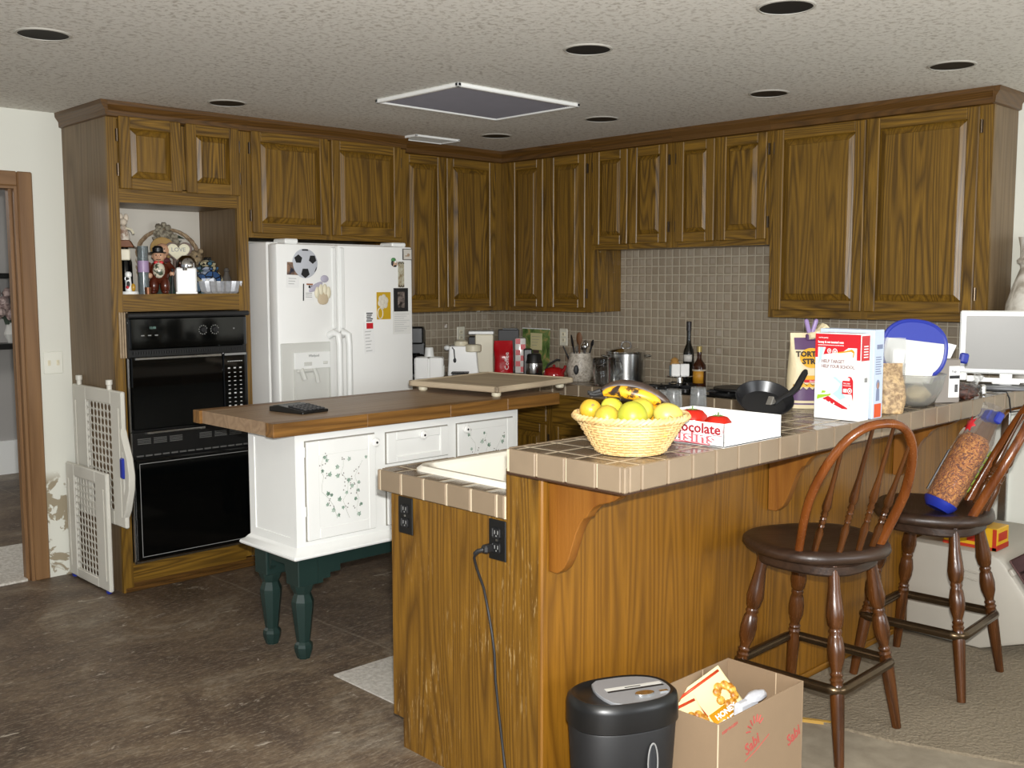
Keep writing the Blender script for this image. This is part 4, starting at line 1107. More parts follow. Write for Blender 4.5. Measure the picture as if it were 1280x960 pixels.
BAN = NT('overripe_banana_peel'); f = BAN.noise(BAN.obj(), 22, 4, .6, .5)
BAN.l(BAN.ramp(f, [(.36, hx('#2c2019')), (.42, hx('#5a3c14')), (.45, hx('#d69a1a')), (.62, hx('#e0ab28'))]), BAN.b.inputs['Base Color']); BAN.set(Roughness=.4)
BAN2 = NT('blackened_banana_peel'); f = BAN2.noise(BAN2.obj(), 26, 4, .6, .5)
BAN2.l(BAN2.ramp(f, [(.5, hx('#33261f')), (.62, hx('#4c3826')), (.68, hx('#b98a26'))]), BAN2.b.inputs['Base Color']); BAN2.set(Roughness=.45)
for lb, pts, mt in (('yellow banana with black patches lying over the citrus fruit', [(-.075, .055, 1.236), (-.05, .05, 1.246), (-.01, .03, 1.245), (.035, .02, 1.236), (.07, .02, 1.222), (.085, .02, 1.212)], BAN),
                    ('almost black overripe banana behind the yellow one in basket', [(-.08, .085, 1.240), (-.04, .09, 1.258), (.01, .085, 1.258), (.06, .07, 1.242), (.10, .055, 1.218), (.115, .05, 1.204)], BAN2)):
    M = TR(BX, BY, -.014, RV)
    m = MB(); m.tube(pts, [.008, .0165, .019, .0185, .015, .006], 12, M=M); o = tag(m.build('banana', mt.m, smooth=1.2, sub=1), lb, 'fruit', 'bananas in the basket')
    m = MB(); p0, p1 = Vector(pts[0]), Vector(pts[1]); d = (p0 - p1).normalized(); m.tube([p0 + d * -.004, p0 + d * .02 + Vector((0, 0, .004)), p0 + d * .035 + Vector((0, 0, .012))], [.008, .0055, .006], 8, M=M); m.build('stem', BLACKM, o)
t = MB()
# tomato tray
t = thing('snack_tray', 'open white cardboard tray marked Chocolate Raisins holding tomatoes', 'box', (2.5, 1.79, ZB))
tx0, tx1, ty0, ty1, tz = 2.395, 2.69, 1.624, 1.945, 1.138
m = MB(); m.box(tx0, tx1, ty0, ty1, ZB, ZB + .004); w = .004
m.box(tx0, tx0 + w, ty0, ty1, ZB, tz, bev=.001); m.box(tx1 - w, tx1, ty0, ty1, ZB, tz, bev=.001); m.box(tx0, tx1, ty0, ty0 + w, ZB, tz, bev=.001); m.box(tx0, tx1, ty1 - w, ty1, ZB, tz, bev=.001)
m.build('tray_walls', WHT, t)
Q = frame((tx0 - .0005, ty1 - .03, ZB + .038), (0, -1, 0), (0, 0, 1)); DR = paint('dark_red_print', '#9a2530', .5)
m = MB(); m.text('Chocolate', .040, Q @ Matrix.Translation((.09, -.002, 0)), bold=.0010, w=.188)
m.build('lettering', DR, t)
m = MB(); m.text('Raisins', .04, Q @ Matrix.Translation((.062, -.029, 0)), bold=.0026, w=.197); m.tube([(.02, -.034, 0), (.06, -.033, 0), (.1, -.035, 0), (.16, -.033, 0), (.24, -.034, 0), (.252, -.026, 0), (.25, -.015, 0)], .0014, 5, M=Q); m.tube([(.252, -.006, 0), (.282, -.005, 0), (.287, .006, 0), (.284, .02, 0)], .0012, 5, M=Q); m.build('lettering_outline', paint('red_outline_print', '#c8616a', .5), t)
m = MB(); m.text('Raisins', .04, Q @ Matrix.Translation((.0650, -.029, .0012)), bold=.0002, w=.191); m.build('lettering_fill', WHT, t)
TOM = paint('ripe_tomato_skin', '#c3200e', .15, .12, 6)
for lb, x, y, r in (('larger ripe red tomato at left in the white tray', 2.535, 1.835, .047), ('smaller red tomato with green stem at right in the white tray', 2.525, 1.735, .041)):
    m = MB(); n = 30; V = []
    m.lathe([(0, -r * .8), (r * .5, -r * .76), (r * .85, -r * .5), (r, 0), (r * .93, r * .4), (r * .65, r * .7), (r * .35, r * .78), (r * .12, r * .7), (0, r * .64)], (x, y, ZB + .005 + r * .8), 30)
    for v in m.bm.verts:
        d = v.co - Vector((x, y, ZB + r * .8)); a = math.atan2(d.y, d.x); k = 1 + .035 * math.cos(6 * a); v.co.x = x + d.x * k; v.co.y = y + d.y * k
    o = tag(m.build('tomato', TOM, smooth=1.2), lb, 'tomato', 'tomatoes in the tray')
    m = MB(); zt = ZB + .005 + r * 1.48
    for k in range(5):
        a = k * 2 * PI / 5; m.tube([(x, y, zt), (x + .012 * math.cos(a), y + .012 * math.sin(a), zt + .004), (x + .02 * math.cos(a), y + .02 * math.sin(a), zt + .001)], [.003, .0025, .0008], 5)
    m.tube([(x, y, zt - .003), (x + .002, y, zt + .014)], .0025, 6); m.build('calyx', paint('tomato_calyx', '#5d7a3c', .6), o)
# tumblers
TUMB = glass('clear_tumbler_plastic', '#b4b8b9', .1, .75, 1.25, .4)
for lb, x, y, s in (('clear plastic tumbler standing alone behind white tray, rightmost of three', 2.775, 1.985, 1.0),
                    ('clear plastic tumbler in the middle, right behind the lemon', 2.665, 2.002, 1.0),
                    ('clear plastic tumbler half hidden behind the bananas, leftmost of three', 2.605, 2.018, .95)):
    m = MB(); m.lathe([(0, .002), (.030, .0), (.032, .004), (.028, .06), (.0255, .112), (.024, .118), (0, .118), (0, .114), (.023, .113), (.0265, .06), (.0302, .006), (.0, .006)], (x, y, ZB), 28)
    tag(m.build('tumbler', TUMB, smooth=.7), lb, 'cup', 'tumblers on the bar')
m = MB(); m.lathe([(0, .004), (.03, .004), (.045, .012), (.05, .016), (.05, .018), (.044, .0145), (.03, .008), (0, .008)], (2.70, 1.995 + .0, ZB), 28)
# frying pan leaning behind the tray
t = thing('frying_pan', 'black frying pan with long handle tilted on the bar', 'pan', (3.10, 1.93, ZB))
Q = TR(3.09, 1.935, ZB + .052, -.77, .55)
m = MB(); m.lathe([(0, .0), (.075, .0), (.098, .03), (.10, .034), (.097, .034), (.074, .005), (0, .005)], M=Q @ Matrix.Translation((0, 0, -.02)), seg=36); m.build('pan_bowl', paint('black_nonstick', '#1d1d1f', .3, .1, 30), t)
m = MB(); m.tube([(3.07, 1.885, 1.118), (3.11, 1.88, 1.135), (3.15, 1.87, 1.148), (3.18, 1.865, 1.165), (3.225, 1.86, 1.215), (3.232, 1.86, 1.225)], [.009, .009, .012, .014, .013, .007], 10, flat=.7); m.build('handle', BLACKM, t)
m = MB(); m.prism([(3.04, 1.115), (3.08, 1.118), (3.06, 1.145)], 'y', 1.878, 1.90, bev=.002); m.build('handle_bracket', STEEL, t)
# tortilla bag
t = thing('tortilla_chip_bag', 'cream and purple tortilla strips bag closed with a lilac clip', 'snack bag', (3.41, 1.95, ZB), RV, local=True)
BAGC = paint('cream_bag_paper', '#d8c9a4', .5, .05, 20, bump=.3); PUR = paint('purple_print', '#55385f', .5, .08, 15)
w, h = .155, .275
m = MB(); bagshape(m, w, .09, h, .6); m.build('bag', BAGC, t, smooth=1)
def bagd(z): return -.045 * (1 if z < .6 * h else max(.05, 1 - (z - .6 * h) / (.4 * h) * .97)) - .002
def bagpatch(m, x0, x1, z0, z1, n=6, off=0, tri=0):
    V, F = [], []
    for j in range(n + 1):
        for i in range(n + 1):
            x = x0 + (x1 - x0) * i / n; z = z0 + (z1 - z0) * j / n
            if tri and j == n: z += tri * (1 if i % 2 else -1)
            c = min(1, abs(x) / (w / 2)); y = bagd(z) * (1 - c ** 3.2) ** .42 - .0022 - off
            V.append((x, y, z))
    for j in range(n):
        for i in range(n): a = j * (n + 1) + i; F.append((a, a + 1, a + n + 2, a + n + 1))
    m.faces(V, F)
m = MB(); bagpatch(m, -.066, .066, .03, .075, 12, 0, .006); m.build('purple_zigzag_band', PUR, t, smooth=1); m = MB(); bagpatch(m, -.066, .066, .015, .021, 10); m.build('purple_stripe', PUR, t, smooth=1); m = MB(); bagpatch(m, -.06, .06, .215, .258, 10); m.build('purple_top_band', PUR, t, smooth=1)
m = MB(); bagpatch(m, -.066, .066, .08, .09, 12, .0006, .006); bagpatch(m, -.035, .035, .1, .122, 8)
N = 30; V = [(0, bagd(.185) - .0032, .185)] + [(.045 * math.cos(2 * PI * k / N), bagd(.185 + .036 * math.sin(2 * PI * k / N)) * .97 - .003, .185 + .036 * math.sin(2 * PI * k / N)) for k in range(N)]
m.faces(V, [(0, 1 + k, 1 + (k + 1) % N) for k in range(N)]); m.build('yellow_sun_print', paint('sun_yellow_print', '#dfa92a', .5), t, smooth=1)
m = MB(); Q = frame((0, bagd(.17) - .006, .192), (1, 0, 0), (0, .16, 1)); m.text('TORTILLA', .026, Q, bold=.0012, align='CENTER', sx=1.05); m.text('STRIPS', .026, Q @ Matrix.Translation((0, -.027, 0)), bold=.0012, align='CENTER', sx=1.05); m.build('lettering', paint('black_brown_ink', '#2a1d14', .5), t)
m = MB(); m.box(-.03, .03, bagd(.1) - .0045, bagd(.1) - .002, .097, .107); m.build('red_banner', RED, t)
m = MB(); Q = frame((0, bagd(.1) - .0048, .099), (1, 0, 0), (0, 0, 1)); m.text('Mission', .008, Q, align='CENTER'); m.build('banner_lettering', WHT, t)
m = MB(); m.tube([(-.01, -.02, h - .012), (.03, .0, h - .008), (.06, .02, h + .01)], [.012, .022, .028], 10); m.build('rolled_top', BAGC, t)
m = MB(); CL = Matrix.Translation((.0, -.012, h))
for s in (-1, 1): m.tube([(s * .003, 0, -.02), (s * .008, 0, .01), (s * .018, -.002, .045), (s * .02, -.002, .05)], [.006, .008, .008, .004], 8, M=CL)
m.build('clip_handles', paint('lilac_clip_plastic', '#8f78a8', .4), t)
m = MB(); m.box(-.018, .018, -.022, -.004, h - .028, h - .004, bev=.004); m.build('clip_jaw', PUR, t)
# cereal boxes
t = thing('cereal_box', 'red and white honey nut toasted oats box on bar', 'cereal box', (3.2, 1.71, ZB))
cx0, cx1, cy0, cy1, cz1 = 3.17, 3.235, 1.626, 1.79, ZB + .29
m = MB(); m.box(cx0, cx1, cy0, cy1, ZB, cz1, bev=.0015); m.build('carton', WHT, t)
Q = frame((cx0 - .0004, cy1, ZB + .002), (0, -1, 0), (0, 0, 1)) @ Matrix.Scale(.863, 4, (1, 0, 0)); W, H = .19, .285
Q2 = frame((cx0, cy0 - .0004, ZB), (1, 0, 0), (0, 0, 1))
def flat(m, pts, Qm, d=.0006): m.prism(pts, 'z', 0, d, M=Qm)
m = MB(); flat(m, [(0, .205), (.012, .205), (.012, .24), (.175, .24), (.175, .2), (.19, .2), (.19, .285), (0, .285)], Q)
flat(m, [(.035, .215), (.045, .24), (.14, .24), (.12, .228), (.07, .22)], Q)
flat(m, [(.035, .066), (.06, .076), (.1, .058), (.142, .04), (.142, .036), (.12, .036)], Q)
flat(m, [(.118, .128), (.122, .131), (.148, .131), (.150, .138), (.145, .142), (.138, .138), (.144, .146), (.155, .144), (.163, .132), (.165, .06), (.158, .086), (.118, .086)], Q)
flat(m, [(.005, .2), (.060, .2), (.060, .283), (.005, .283)], Q2); m.build('red_print', RED, t, smooth=0)
m = MB(); flat(m, [(.07, .221), (.12, .228), (.155, .236), (.165, .228), (.163, .212), (.158, .206), (.16, .224), (.15, .228), (.11, .222)], Q, .0009); m.build('orange_print', paint('orange_print', '#e8981e', .5), t, smooth=0)
m = MB(); flat(m, [(.012, .062), (.014, .078), (.06, .082), (.072, .086), (.068, .078), (.05, .074)], Q, .0009); flat(m, [(.03, .084), (.034, .094), (.05, .092), (.046, .086)], Q); m.build('green_print', paint('lime_print', '#9cc22e', .5), t, smooth=0)
m = MB(); flat(m, [(.075, .14), (.09, .132), (.11, .118), (.1, .1), (.078, .084), (.11, .065), (.135, .075), (.118, .09), (.118, .125), (.09, .142)], Q); PBL = paint('pale_blue_print', '#b5d2e0', .5); m.build('pale_blue_figure', PBL, t, smooth=0); m = MB(); flat(m, [(.014, .18), (.02, .24), (.036, .24), (.028, .2)], Q); m.build('pale_blue_print', PBL, t, smooth=0)
m = MB()
m.text('honey & nut toasted oats', .0105, Q @ Matrix.Translation((.012, .254, .0008)), bold=.0003); m.text('market pantry', .007, Q @ Matrix.Translation((.014, .270, .0008)))
m.text('naturally flavored sweetened toasted oat cereal with real honey', .0042, Q @ Matrix.Translation((.012, .246, .0008)), bold=.0001)
for x, y, r in ((.06, .228, .007), (.084, .226, .009), (.15, .098, .008)):
    m.tube([(x + r * math.cos(a), y + r * math.sin(a), .0009) for a in [2 * PI * k / 20 for k in range(20)]], r * .18, 5, closed=True, M=Q); m.lathe([(0, .0012), (r * .45, .001), (r * .45, 0), (0, 0)], (x, y, 0), 14, M=Q)
m.text('THE CARD', .006, Q @ Matrix.Translation((.122, .12, .0008))); m.text('FOR SCHOOLS', .005, Q @ Matrix.Translation((.122, .113, .0008)))
flat(m, [(.123, .092), (.138, .092), (.138, .104), (.123, .104)], Q, .0009)
for x, y in ((.05, .06), (.068, .055), (.085, .052)): m.lathe([(0, .001), (.003, .0009), (.003, 0), (0, 0)], (x, y, 0), 10, M=Q)
for k in range(5): flat(m, [(.02, .21 + k * .009), (.05, .21 + k * .009), (.05, .2135 + k * .009), (.02, .2135 + k * .009)], Q2, .0009)
m.build('white_lettering', WHT, t, smooth=0)
m = MB(); m.text('HELP TARGET', .0155, Q @ Matrix.Translation((.028, .188, .0003)), bold=.0005); m.text('HELP YOUR SCHOOL.', .0155, Q @ Matrix.Translation((.028, .171, .0003)), sx=.93, bold=.0005)
for k in range(3): flat(m, [(.028, .163 - k * .005), (.13 - .02 * k, .163 - k * .005), (.13 - .02 * k, .1637 - k * .005), (.028, .1637 - k * .005)], Q)
m.build('grey_lettering', paint('grey_red_ink', '#97807e', .5), t, smooth=0)
m = MB(); flat(m, [(.03, .128), (.05, .128), (.05, .143), (.03, .143)], Q2); m.text('5', .012, Q @ Matrix.Translation((.148, .045, .0003))); m.build('dark_print', GREYM, t, smooth=0)
t = thing('cereal_box', 'pale blue cereal box behind the red and white one', 'cereal box', (3.295, 1.73, ZB))
m = MB(); m.box(3.262, 3.332, 1.626, 1.825, ZB, ZB + .30, bev=.0015); m.build('carton', paint('pale_blue_card', '#c5d2e6', .5, .03), t)
Q2 = frame((3.262, 1.6256, ZB), (1, 0, 0), (0, 0, 1)); Qf = frame((3.2616, 1.825, ZB), (0, -1, 0), (0, 0, 1))
m = MB(); flat(m, [(.012, .004), (.06, .004), (.06, .05), (.012, .05)], Q2); m.build('orange_block', paint('orange_red_print', '#d9531e', .5), t, smooth=0)
m = MB(); m.text('TOASTED', .02, Qf @ Matrix.Translation((.03, .275, 0)), bold=.0006); flat(m, [(.03, .27), (.1, .268), (.1, .27), (.03, .273)], Qf); m.build('pink_lettering', paint('pink_print', '#c77fb0', .5), t, smooth=0)
m = MB(); flat(m, [(.02, .235), (.06, .235), (.06, .25), (.02, .25)], Q2)
for k in range(8): flat(m, [(.014, .15 + k * .008), (.055 - .004 * (k % 3), .15 + k * .008), (.055 - .004 * (k % 3), .153 + k * .008), (.014, .153 + k * .008)], Q2)
m.ell((.034, .115, 0), (.013, .017, .001), M=Q2, seg=12, rings=6); flat(m, [(.022, .06), (.046, .06), (.044, .1), (.024, .1)], Q2); m.build('side_print', paint('blue_grey_print', '#7d87a3', .5), t, smooth=0)
m = MB(); m.ell((.034, .112, .0005), (.008, .012, .001), M=Q2, seg=12, rings=6); m.build('portrait_print', paint('tan_print', '#a97e68', .5), t, smooth=0)
# granola bag
t = thing('granola_bag', 'clear plastic bag of tan granola standing right of cereal boxes', 'snack bag', (3.475, 1.668, ZB), RV, local=True)
CLEAR = glass('clear_film', '#f2f2f0', .12, .85, 1.12, .35)
m = MB(); bagshape(m, .094, .074, .175, .55, wob=.25); m.build('granola', speck('granola_flakes', '#8a6a42', '#cfae7c', 60, .5, .4, .6, .8), t, smooth=1)
m = MB(); bagshape(m, .1, .08, .265, .4, wob=.22); m.build('clear_bag', CLEAR, t, smooth=1)
# bowl, lid and papers
t = thing('plastic_bowl', 'frosted plastic bowl on the bar between granola and grey carton', 'bowl', (3.745, 1.705, ZB))
FROST = glass('frosted_bowl_plastic', '#dcdcd6', .25, .8, 1.2, .75)
m = MB(); m.lathe([(0, 0), (.05, 0), (.075, .02), (.098, .065), (.108, .115), (.113, .118), (.111, .121), (.105, .118), (.094, .066), (.071, .024), (.048, .006), (0, .006)], (3.745, 1.705, ZB), 40); m.build('bowl', FROST, t, smooth=.8)
m = MB(); m.ell((3.735, 1.69, ZB + .045), (.05, .045, .033), bump=.2, bs=20); tag(m.build('bread_roll', paint('pale_bread', '#d6bf92', .7, .12, 20)), 'pale bread roll seen blurred through frosted bowl', 'food')
t = thing('bowl_lid', 'blue rimmed plastic lid standing upright in the frosted bowl', 'lid', (3.77, 1.73, ZB + .05))
Q = frame((3.775, 1.725, ZB + .205), (.66, -.75, -.12), (.12, -.05, .99))
m = MB(); m.prism(circ(0, 0, .118, 44, 1, .92, .85), 'z', -.006, .004, M=Q, bev=.003); m.build('lid_panel', paint('pale_lid_plastic', '#d9dad5', .4), t)
m = MB(); pp = [(x, y, 0) for x, y in circ(0, 0, .117, 44, 1, .92, .85)]; m.tube(pp, .009, 8, closed=True, M=Q); top = [p for p in circ(0, 0, .112, 44, 1, .92, .85) if p[1] > .022]; top = sorted(top, key=lambda p: math.atan2(p[1], p[0]))
m.prism(top, 'z', .003, .008, M=Q); m.build('blue_rim', BLUEP, t)
t = thing('letter', 'folded white papers leaning in the frosted bowl before blue lid', 'paper', (3.7, 1.69, ZB + .1))
Q = frame((3.732, 1.702, ZB + .155), (.66, -.75, -.06), (.06, -.02, 1))
m = MB(); m.prism([(-.085, -.065), (.055, -.065), (.085, .045), (-.085, .05)], 'z', 0, .003, M=Q @ Matrix.Translation((0, 0, .014)), bev=.0005); m.build('sheet', WHT, t)
m = MB(); m.box(-.05, -.035, -.012, .002, .017, .0176, M=Q); m.box(-.03, -.012, -.012, .006, .017, .0176, M=Q); m.build('printed_marks', APPG, t)
m = MB(); m.prism([(-.09, -.07), (.03, -.07), (.03, -.015), (-.09, -.01)], 'z', .02, .023, M=Q); m.build('envelope', paint('white_envelope', '#eceae4', .5), t)
# grey carton with label
t = thing('label_carton', 'grey brown carton with white barcode label right of the bowl', 'box', (3.94, 1.685, ZB), RV + .25, local=True)
m = MB(); m.box(-.055, .05, -.04, .05, 0, .165, bev=.002); m.build('carton', paint('grey_brown_card', '#8d857d', .6, .06), t)
m = MB(); m.box(-.0505, .04, -.0415, -.04, .02, .15) if False else m.box(.0, .046, -.0415, -.04, .02, .14); m.build('label', WHT, t)
m = MB(); m.box(.002, .046, -.0425, -.0415, .092, .104)
for k in range(8): m.box(.026 + k * .0018, .0268 + k * .0018, -.0425, -.0415, .04, .07)
m.build('barcode_print', BLACKM, t); m = MB(); m.text('Fuji', .014, frame((.012, -.0416, .115), (1, 0, 0), (0, 0, 1))); m.build('label_print', BLACKM, t)
m = MB(); m.prism([(-.05, .165), (.05, .165), (.075, .215), (-.01, .235)], 'y', .02, .024); m.build('open_flap', WHT, t)
m = MB(); m.box(.03, .062, -.03, -.005, .16, .2, bev=.006, M=Matrix.Rotation(.2, 4, 'Y')); m.build('blue_tab', BLUEP, t)
# dark lidded jar behind
t = thing('lidded_jar', 'dark metal lidded pot behind the grey carton on the bar', 'jar', (4.12, 1.93, ZB))
m = MB(); m.lathe([(0, 0), (.06, 0), (.068, .02), (.068, .1), (.06, .13), (.05, .135), (0, .135)], (4.12, 1.93, ZB), 28); m.build('pot_body', paint('dark_bronze', '#3a3129', .3, .1, 20, metal=.6), t)
m = MB(); m.lathe([(0, .175), (.02, .172), (.05, .158), (.066, .142), (.068, .136), (0, .136)], (4.12, 1.93, ZB), 28); m.tube([(4.10, 1.945, ZB + .165), (4.105, 1.94, ZB + .2), (4.135, 1.915, ZB + .2), (4.14, 1.91, ZB + .165)], .006, 8); m.build('pot_lid', paint('bronze_lid', '#6a5c48', .3, .1, 20, metal=.7), t)
# jerky bag
t = thing('date_bag', 'clear bag of dark brown dried fruit in front of the monitor', 'snack bag', (4.085, 1.672, ZB), RV, local=True)
m = MB(); m.ell((-.01, 0, .03), (.052, .04, .03), bump=.45, bs=35, seg=24, rings=16); m.ell((.03, .01, .026), (.04, .035, .026), bump=.45, bs=35, seg=24, rings=16); m.build('dried_fruit', speck('dark_dried_fruit', '#2a140d', '#5c2f1f', 50, .35, .4, .6, .6), t, smooth=1)
m = MB(); m.ell((.0, 0, .034), (.068, .046, .034), bump=.3, bs=25, seg=24, rings=16); m.tube([(.045, 0, .05), (.062, -.004, .072), (.07, 0, .095)], [.018, .01, .022], 10); m.build('clear_bag', CLEAR, t, smooth=1)
# monitor
t = thing('computer_monitor', 'white framed flat monitor with blank grey screen at bar end', 'monitor', (4.63, 1.73, ZB), -1.19, local=True)
m = MB(); m.box(-.165, .215, -.018, .02, .062, .335, bev=.006); m.build('housing', WHITE, t)
m = MB(); m.box(-.14, .19, -.0195, -.017, .082, .313); m.build('screen', paint('blank_grey_screen', '#86847f', .35, .04, 3), t)
m = MB(); m.box(-.165, .215, -.0185, -.017, .0665, .068); m.build('seam', GREYM, t)
m = MB(); m.box(-.163, -.13, -.02, .02, .03, .062, bev=.004); m.box(.18, .213, -.02, .02, .03, .062, bev=.004); m.prism([(-.13, .026), (.18, .026), (.18, .052), (.12, .052), (.105, .045), (-.055, .045), (-.07, .052), (-.13, .052)], 'y', -.024, -.006, bev=.002); m.build('speaker_bar', APPL, t)
m = MB(); m.box(.0, .05, -.008, .012, .01, .2, bev=.004); m.box(-.03, .08, -.03, -.01, .018, .03, bev=.004); m.build('stand', APPL, t)
m = MB(); m.prism(circ(.03, -.03, .11, 30, 1.1, .75, .7), 'z', 0, .014, bev=.004); m.build('stand_foot', paint('grey_foot', '#74767a', .35), t)
m = MB(); m.lathe([(0, 0), (.012, 0), (.014, .012), (.011, .02), (.013, .03), (.008, .042), (0, .044)], (4.30, 1.67, ZB), 16); tag(m.build('bottle_stopper', CHROME), 'small shiny metal stopper on the bar below the monitor', 'stopper')
t = thing('monitor_cable', 'black cable looping down from right end of the bar', 'cable', (4.6, 1.61, .95))
m = MB(); m.tube([(4.42, 1.70, ZB + .006), (4.43, 1.625, ZB + .007), (4.432, 1.612, ZB - .02), (4.45, 1.611, .99), (4.6, 1.608, .985), (4.72, 1.606, .97), (4.76, 1.606, .93), (4.74, 1.606, .89), (4.78, 1.606, .86), (4.86, 1.606, .87)], .0035, 8); m.build('cable', BLACKM, t)
# vase
t = thing('ceramic_vase', 'tall whitewashed ceramic vase behind the monitor by the wall', 'vase', (4.93, 1.70, ZB))
m = MB(); m.lathe([(0, 0), (.07, 0), (.08, .02), (.11, .14), (.128, .27), (.122, .36), (.09, .46), (.068, .52), (.07, .535), (.082, .545), (.084, .558), (.074, .565), (.07, .575), (.072, .62), (.08, .66), (.072, .66), (.064, .62), (.06, .5), (.1, .3), (0, .05)], (4.93, 1.70, ZB), 40)
VASE = NT('whitewashed_ceramic'); f = VASE.noise(VASE.obj(), 7, 5, .6, 1.2); VASE.l(VASE.ramp(f, [(.38, hx('#a89f90')), (.5, hx('#d8d3c8')), (.62, hx('#e9e6de'))]), VASE.b.inputs['Base Color']); VASE.set(Roughness=.6); VASE.bump(f, .3, .01)
m.build('vase_body', VASE.m, t, smooth=.7)
m = MB()
for a in (-2.6, .6):
    c, s = math.cos(a), math.sin(a); m.tube([(4.93 + c * r, 1.70 + s * r, ZB + z) for r, z in ((.07, .53), (.1, .52), (.112, .48), (.1, .44))], .011, 8)
m.build('handle', VASE.m, t, smooth=.9)
# pretzel bag on the stool
t = thing('pretzel_bag', 'bag of brown pretzel sticks leaning on the farther stool back', 'snack bag', (3.80, 1.625, .682), 0, local=True)
ax = Vector((.20, -.13, .405)); Q = ax.normalized().to_track_quat('Z', 'Y').to_matrix().to_4x4() @ Matrix.Rotation(-.2, 4, 'Z')
m = MB(); m.lathe([(0, 0.012), (.05, .012), (.068, .035), (.072, .12), (.072, .24), (.066, .29), (.045, .31), (0, .315)], seg=26, M=Q, sx=1.0, sy=.8)
PZ = NT('pretzel_sticks'); v = PZ.n('ShaderNodeTexNoise', _Scale=42, _Detail=3, _Distortion=3.5); PZ.l(PZ.obj(), v.inputs['Vector'])
PZ.l(PZ.ramp(v.outputs['Fac'], [(.38, hx('#6a300c')), (.5, hx('#b4641e')), (.62, hx('#d6923c'))]), PZ.b.inputs['Base Color']); PZ.set(Roughness=.4); PZ.bump(v.outputs['Fac'], .9, .012)
m.build('pretzels', PZ.m, t, smooth=1)
m = MB(); m.lathe([(0, .002), (.04, .0), (.07, .03), (.076, .12), (.076, .24), (.073, .31), (.055, .36), (.04, .40), (.05, .44), (0, .445)], seg=26, M=Q, sx=1.05, sy=.8); m.build('clear_bag', CLEAR, t, smooth=1)
m = MB(); m.lathe([(0, .0), (.05, -.002), (.068, .018), (.0725, .03), (.071, .032), (0, .03)], seg=26, M=Q, sx=1.06, sy=.82); m.build('blue_base_band', BLUEP, t, smooth=.7)
m = MB(); m.box(-.055, .0, -.03, .0, .38, .425, bev=.006, M=Q); m.box(.008, .062, -.03, .0, .385, .43, bev=.006, M=Q); m.build('blue_ties', BLUEP, t)
CMW = Vector((-.92, -.37, .1)).normalized()
Qi = Q.inverted(); lc = (Qi.to_3x3() @ CMW); ang = math.atan2(lc.y, lc.x)
def onbag(a, z, r=.08): return (r * 1.05 * math.cos(ang + a), r * .8 * math.sin(ang + a), z)
m = MB(); st = []
for k in range(14):
    a = 2 * PI * k / 14; rr_ = (.036 if k % 2 == 0 else .019); st.append(onbag(-1.0 + rr_ * math.cos(a) / .075, .335 + rr_ * math.sin(a), .071))
m.faces([onbag(-1.0, .335, .073)] + st, [(0, 1 + k, 1 + (k + 1) % 14) for k in range(14)], M=Q); m.build('red_star_logo', RED, t, smooth=1, solid=.001)
m = MB()
for k in range(6):
    z = .10 + k * .03; m.faces([onbag(1.0, z, .08), onbag(1.35, z + .004, .08), onbag(1.3, z + .03, .08), onbag(1.05, z + .024, .08)], [(0, 1, 2, 3)], M=Q)
m.build('green_print', paint('green_yellow_print', '#8a9a2a', .5), t, solid=.001)
m = MB()
m.faces([onbag(-1.75, .05, .08), onbag(-1.3, .05, .08), onbag(-1.3, .22, .08), onbag(-1.75, .22, .08)], [(0, 1, 2, 3)], M=Q); m.build('nutrition_panel', paint('blue_grey_panel', '#9aa0aa', .5), t, solid=.001)

# ------------------------------------------------------------------ on the island
t = thing('calculator', 'black desk calculator lying on the butcher block island top', 'calculator', (2.35, 3.71, .994), .16, local=True)
m = MB(); m.prism([(-.11, 0), (.11, 0), (.11, .022), (.05, .03), (-.11, .012)], 'y', -.075, .075, M=Matrix.Rotation(PI / 2, 4, 'Z') @ Matrix.Scale(.95, 4), bev=.003); m.build('body', BLACKP, t)
m = MB(); Q = frame((0, -.10, .0135), (1, 0, 0), (0, .16, .018))
Qc = Matrix.Rotation(PI / 2, 4, 'Z') @ Matrix.Scale(.95, 4)
Qk = Qc @ frame((-.11, 0, .012), (1, 0, .1125), (0, 1, 0))
for i in range(5):
    for j in range(5): m.box(.008 + i * .023, .026 + i * .023, -.062 + j * .025, -.044 + j * .025, 0, .006, M=Qk, bev=.002)
m.build('keys', paint('charcoal_keys', '#3a3a3c', .4), t)
m = MB(); Qd = Qc @ frame((.055, 0, .0295), (1, 0, -.133), (0, 1, 0)); m.box(0, .045, -.06, .06, 0, .002, M=Qd); m.build('display', paint('lcd_grey', '#4e5450', .2), t)
t = thing('pastry_board', 'large pale wooden board on round white feet on the island', 'cutting board', (3.545, 3.80, .994), 0, local=True)
m = MB(); hw = .30
BR = Matrix.Rotation(.14, 4, 'Z')
for k in range(5): m.box(-.30 + k * .12, -.18 + k * .12, -.27, .27, .028, .048, 'y', M=BR)
m.build('board_top', BOARD, t, smooth=0)
m = MB()
for a, b, c, d, g in ((-.315, .315, -.285, -.262, 'x'), (-.315, .315, .262, .285, 'x'), (-.315, -.295, -.285, .285, 'y'), (.295, .315, -.285, .285, 'y')): m.box(a, b, c, d, .024, .052, g, .005, M=BR)
m.build('raised_rim', BOARD, t)
for x in (-.26, .26):
    for y in (-.235, .235):
        m = MB(); m.lathe([(0, 0), (.018, 0), (.023, .006), (.023, .02), (.018, .026), (0, .026)], (0, 0, 0), 18, M=BR @ Matrix.Translation((x, y, 0))); m.build('foot', CREAM, t)
m = MB(); m.box(.31, .325, -.05, -.02, .03, .046, M=BR, bev=.003); m.build('corner_pin', BLACKM, t)

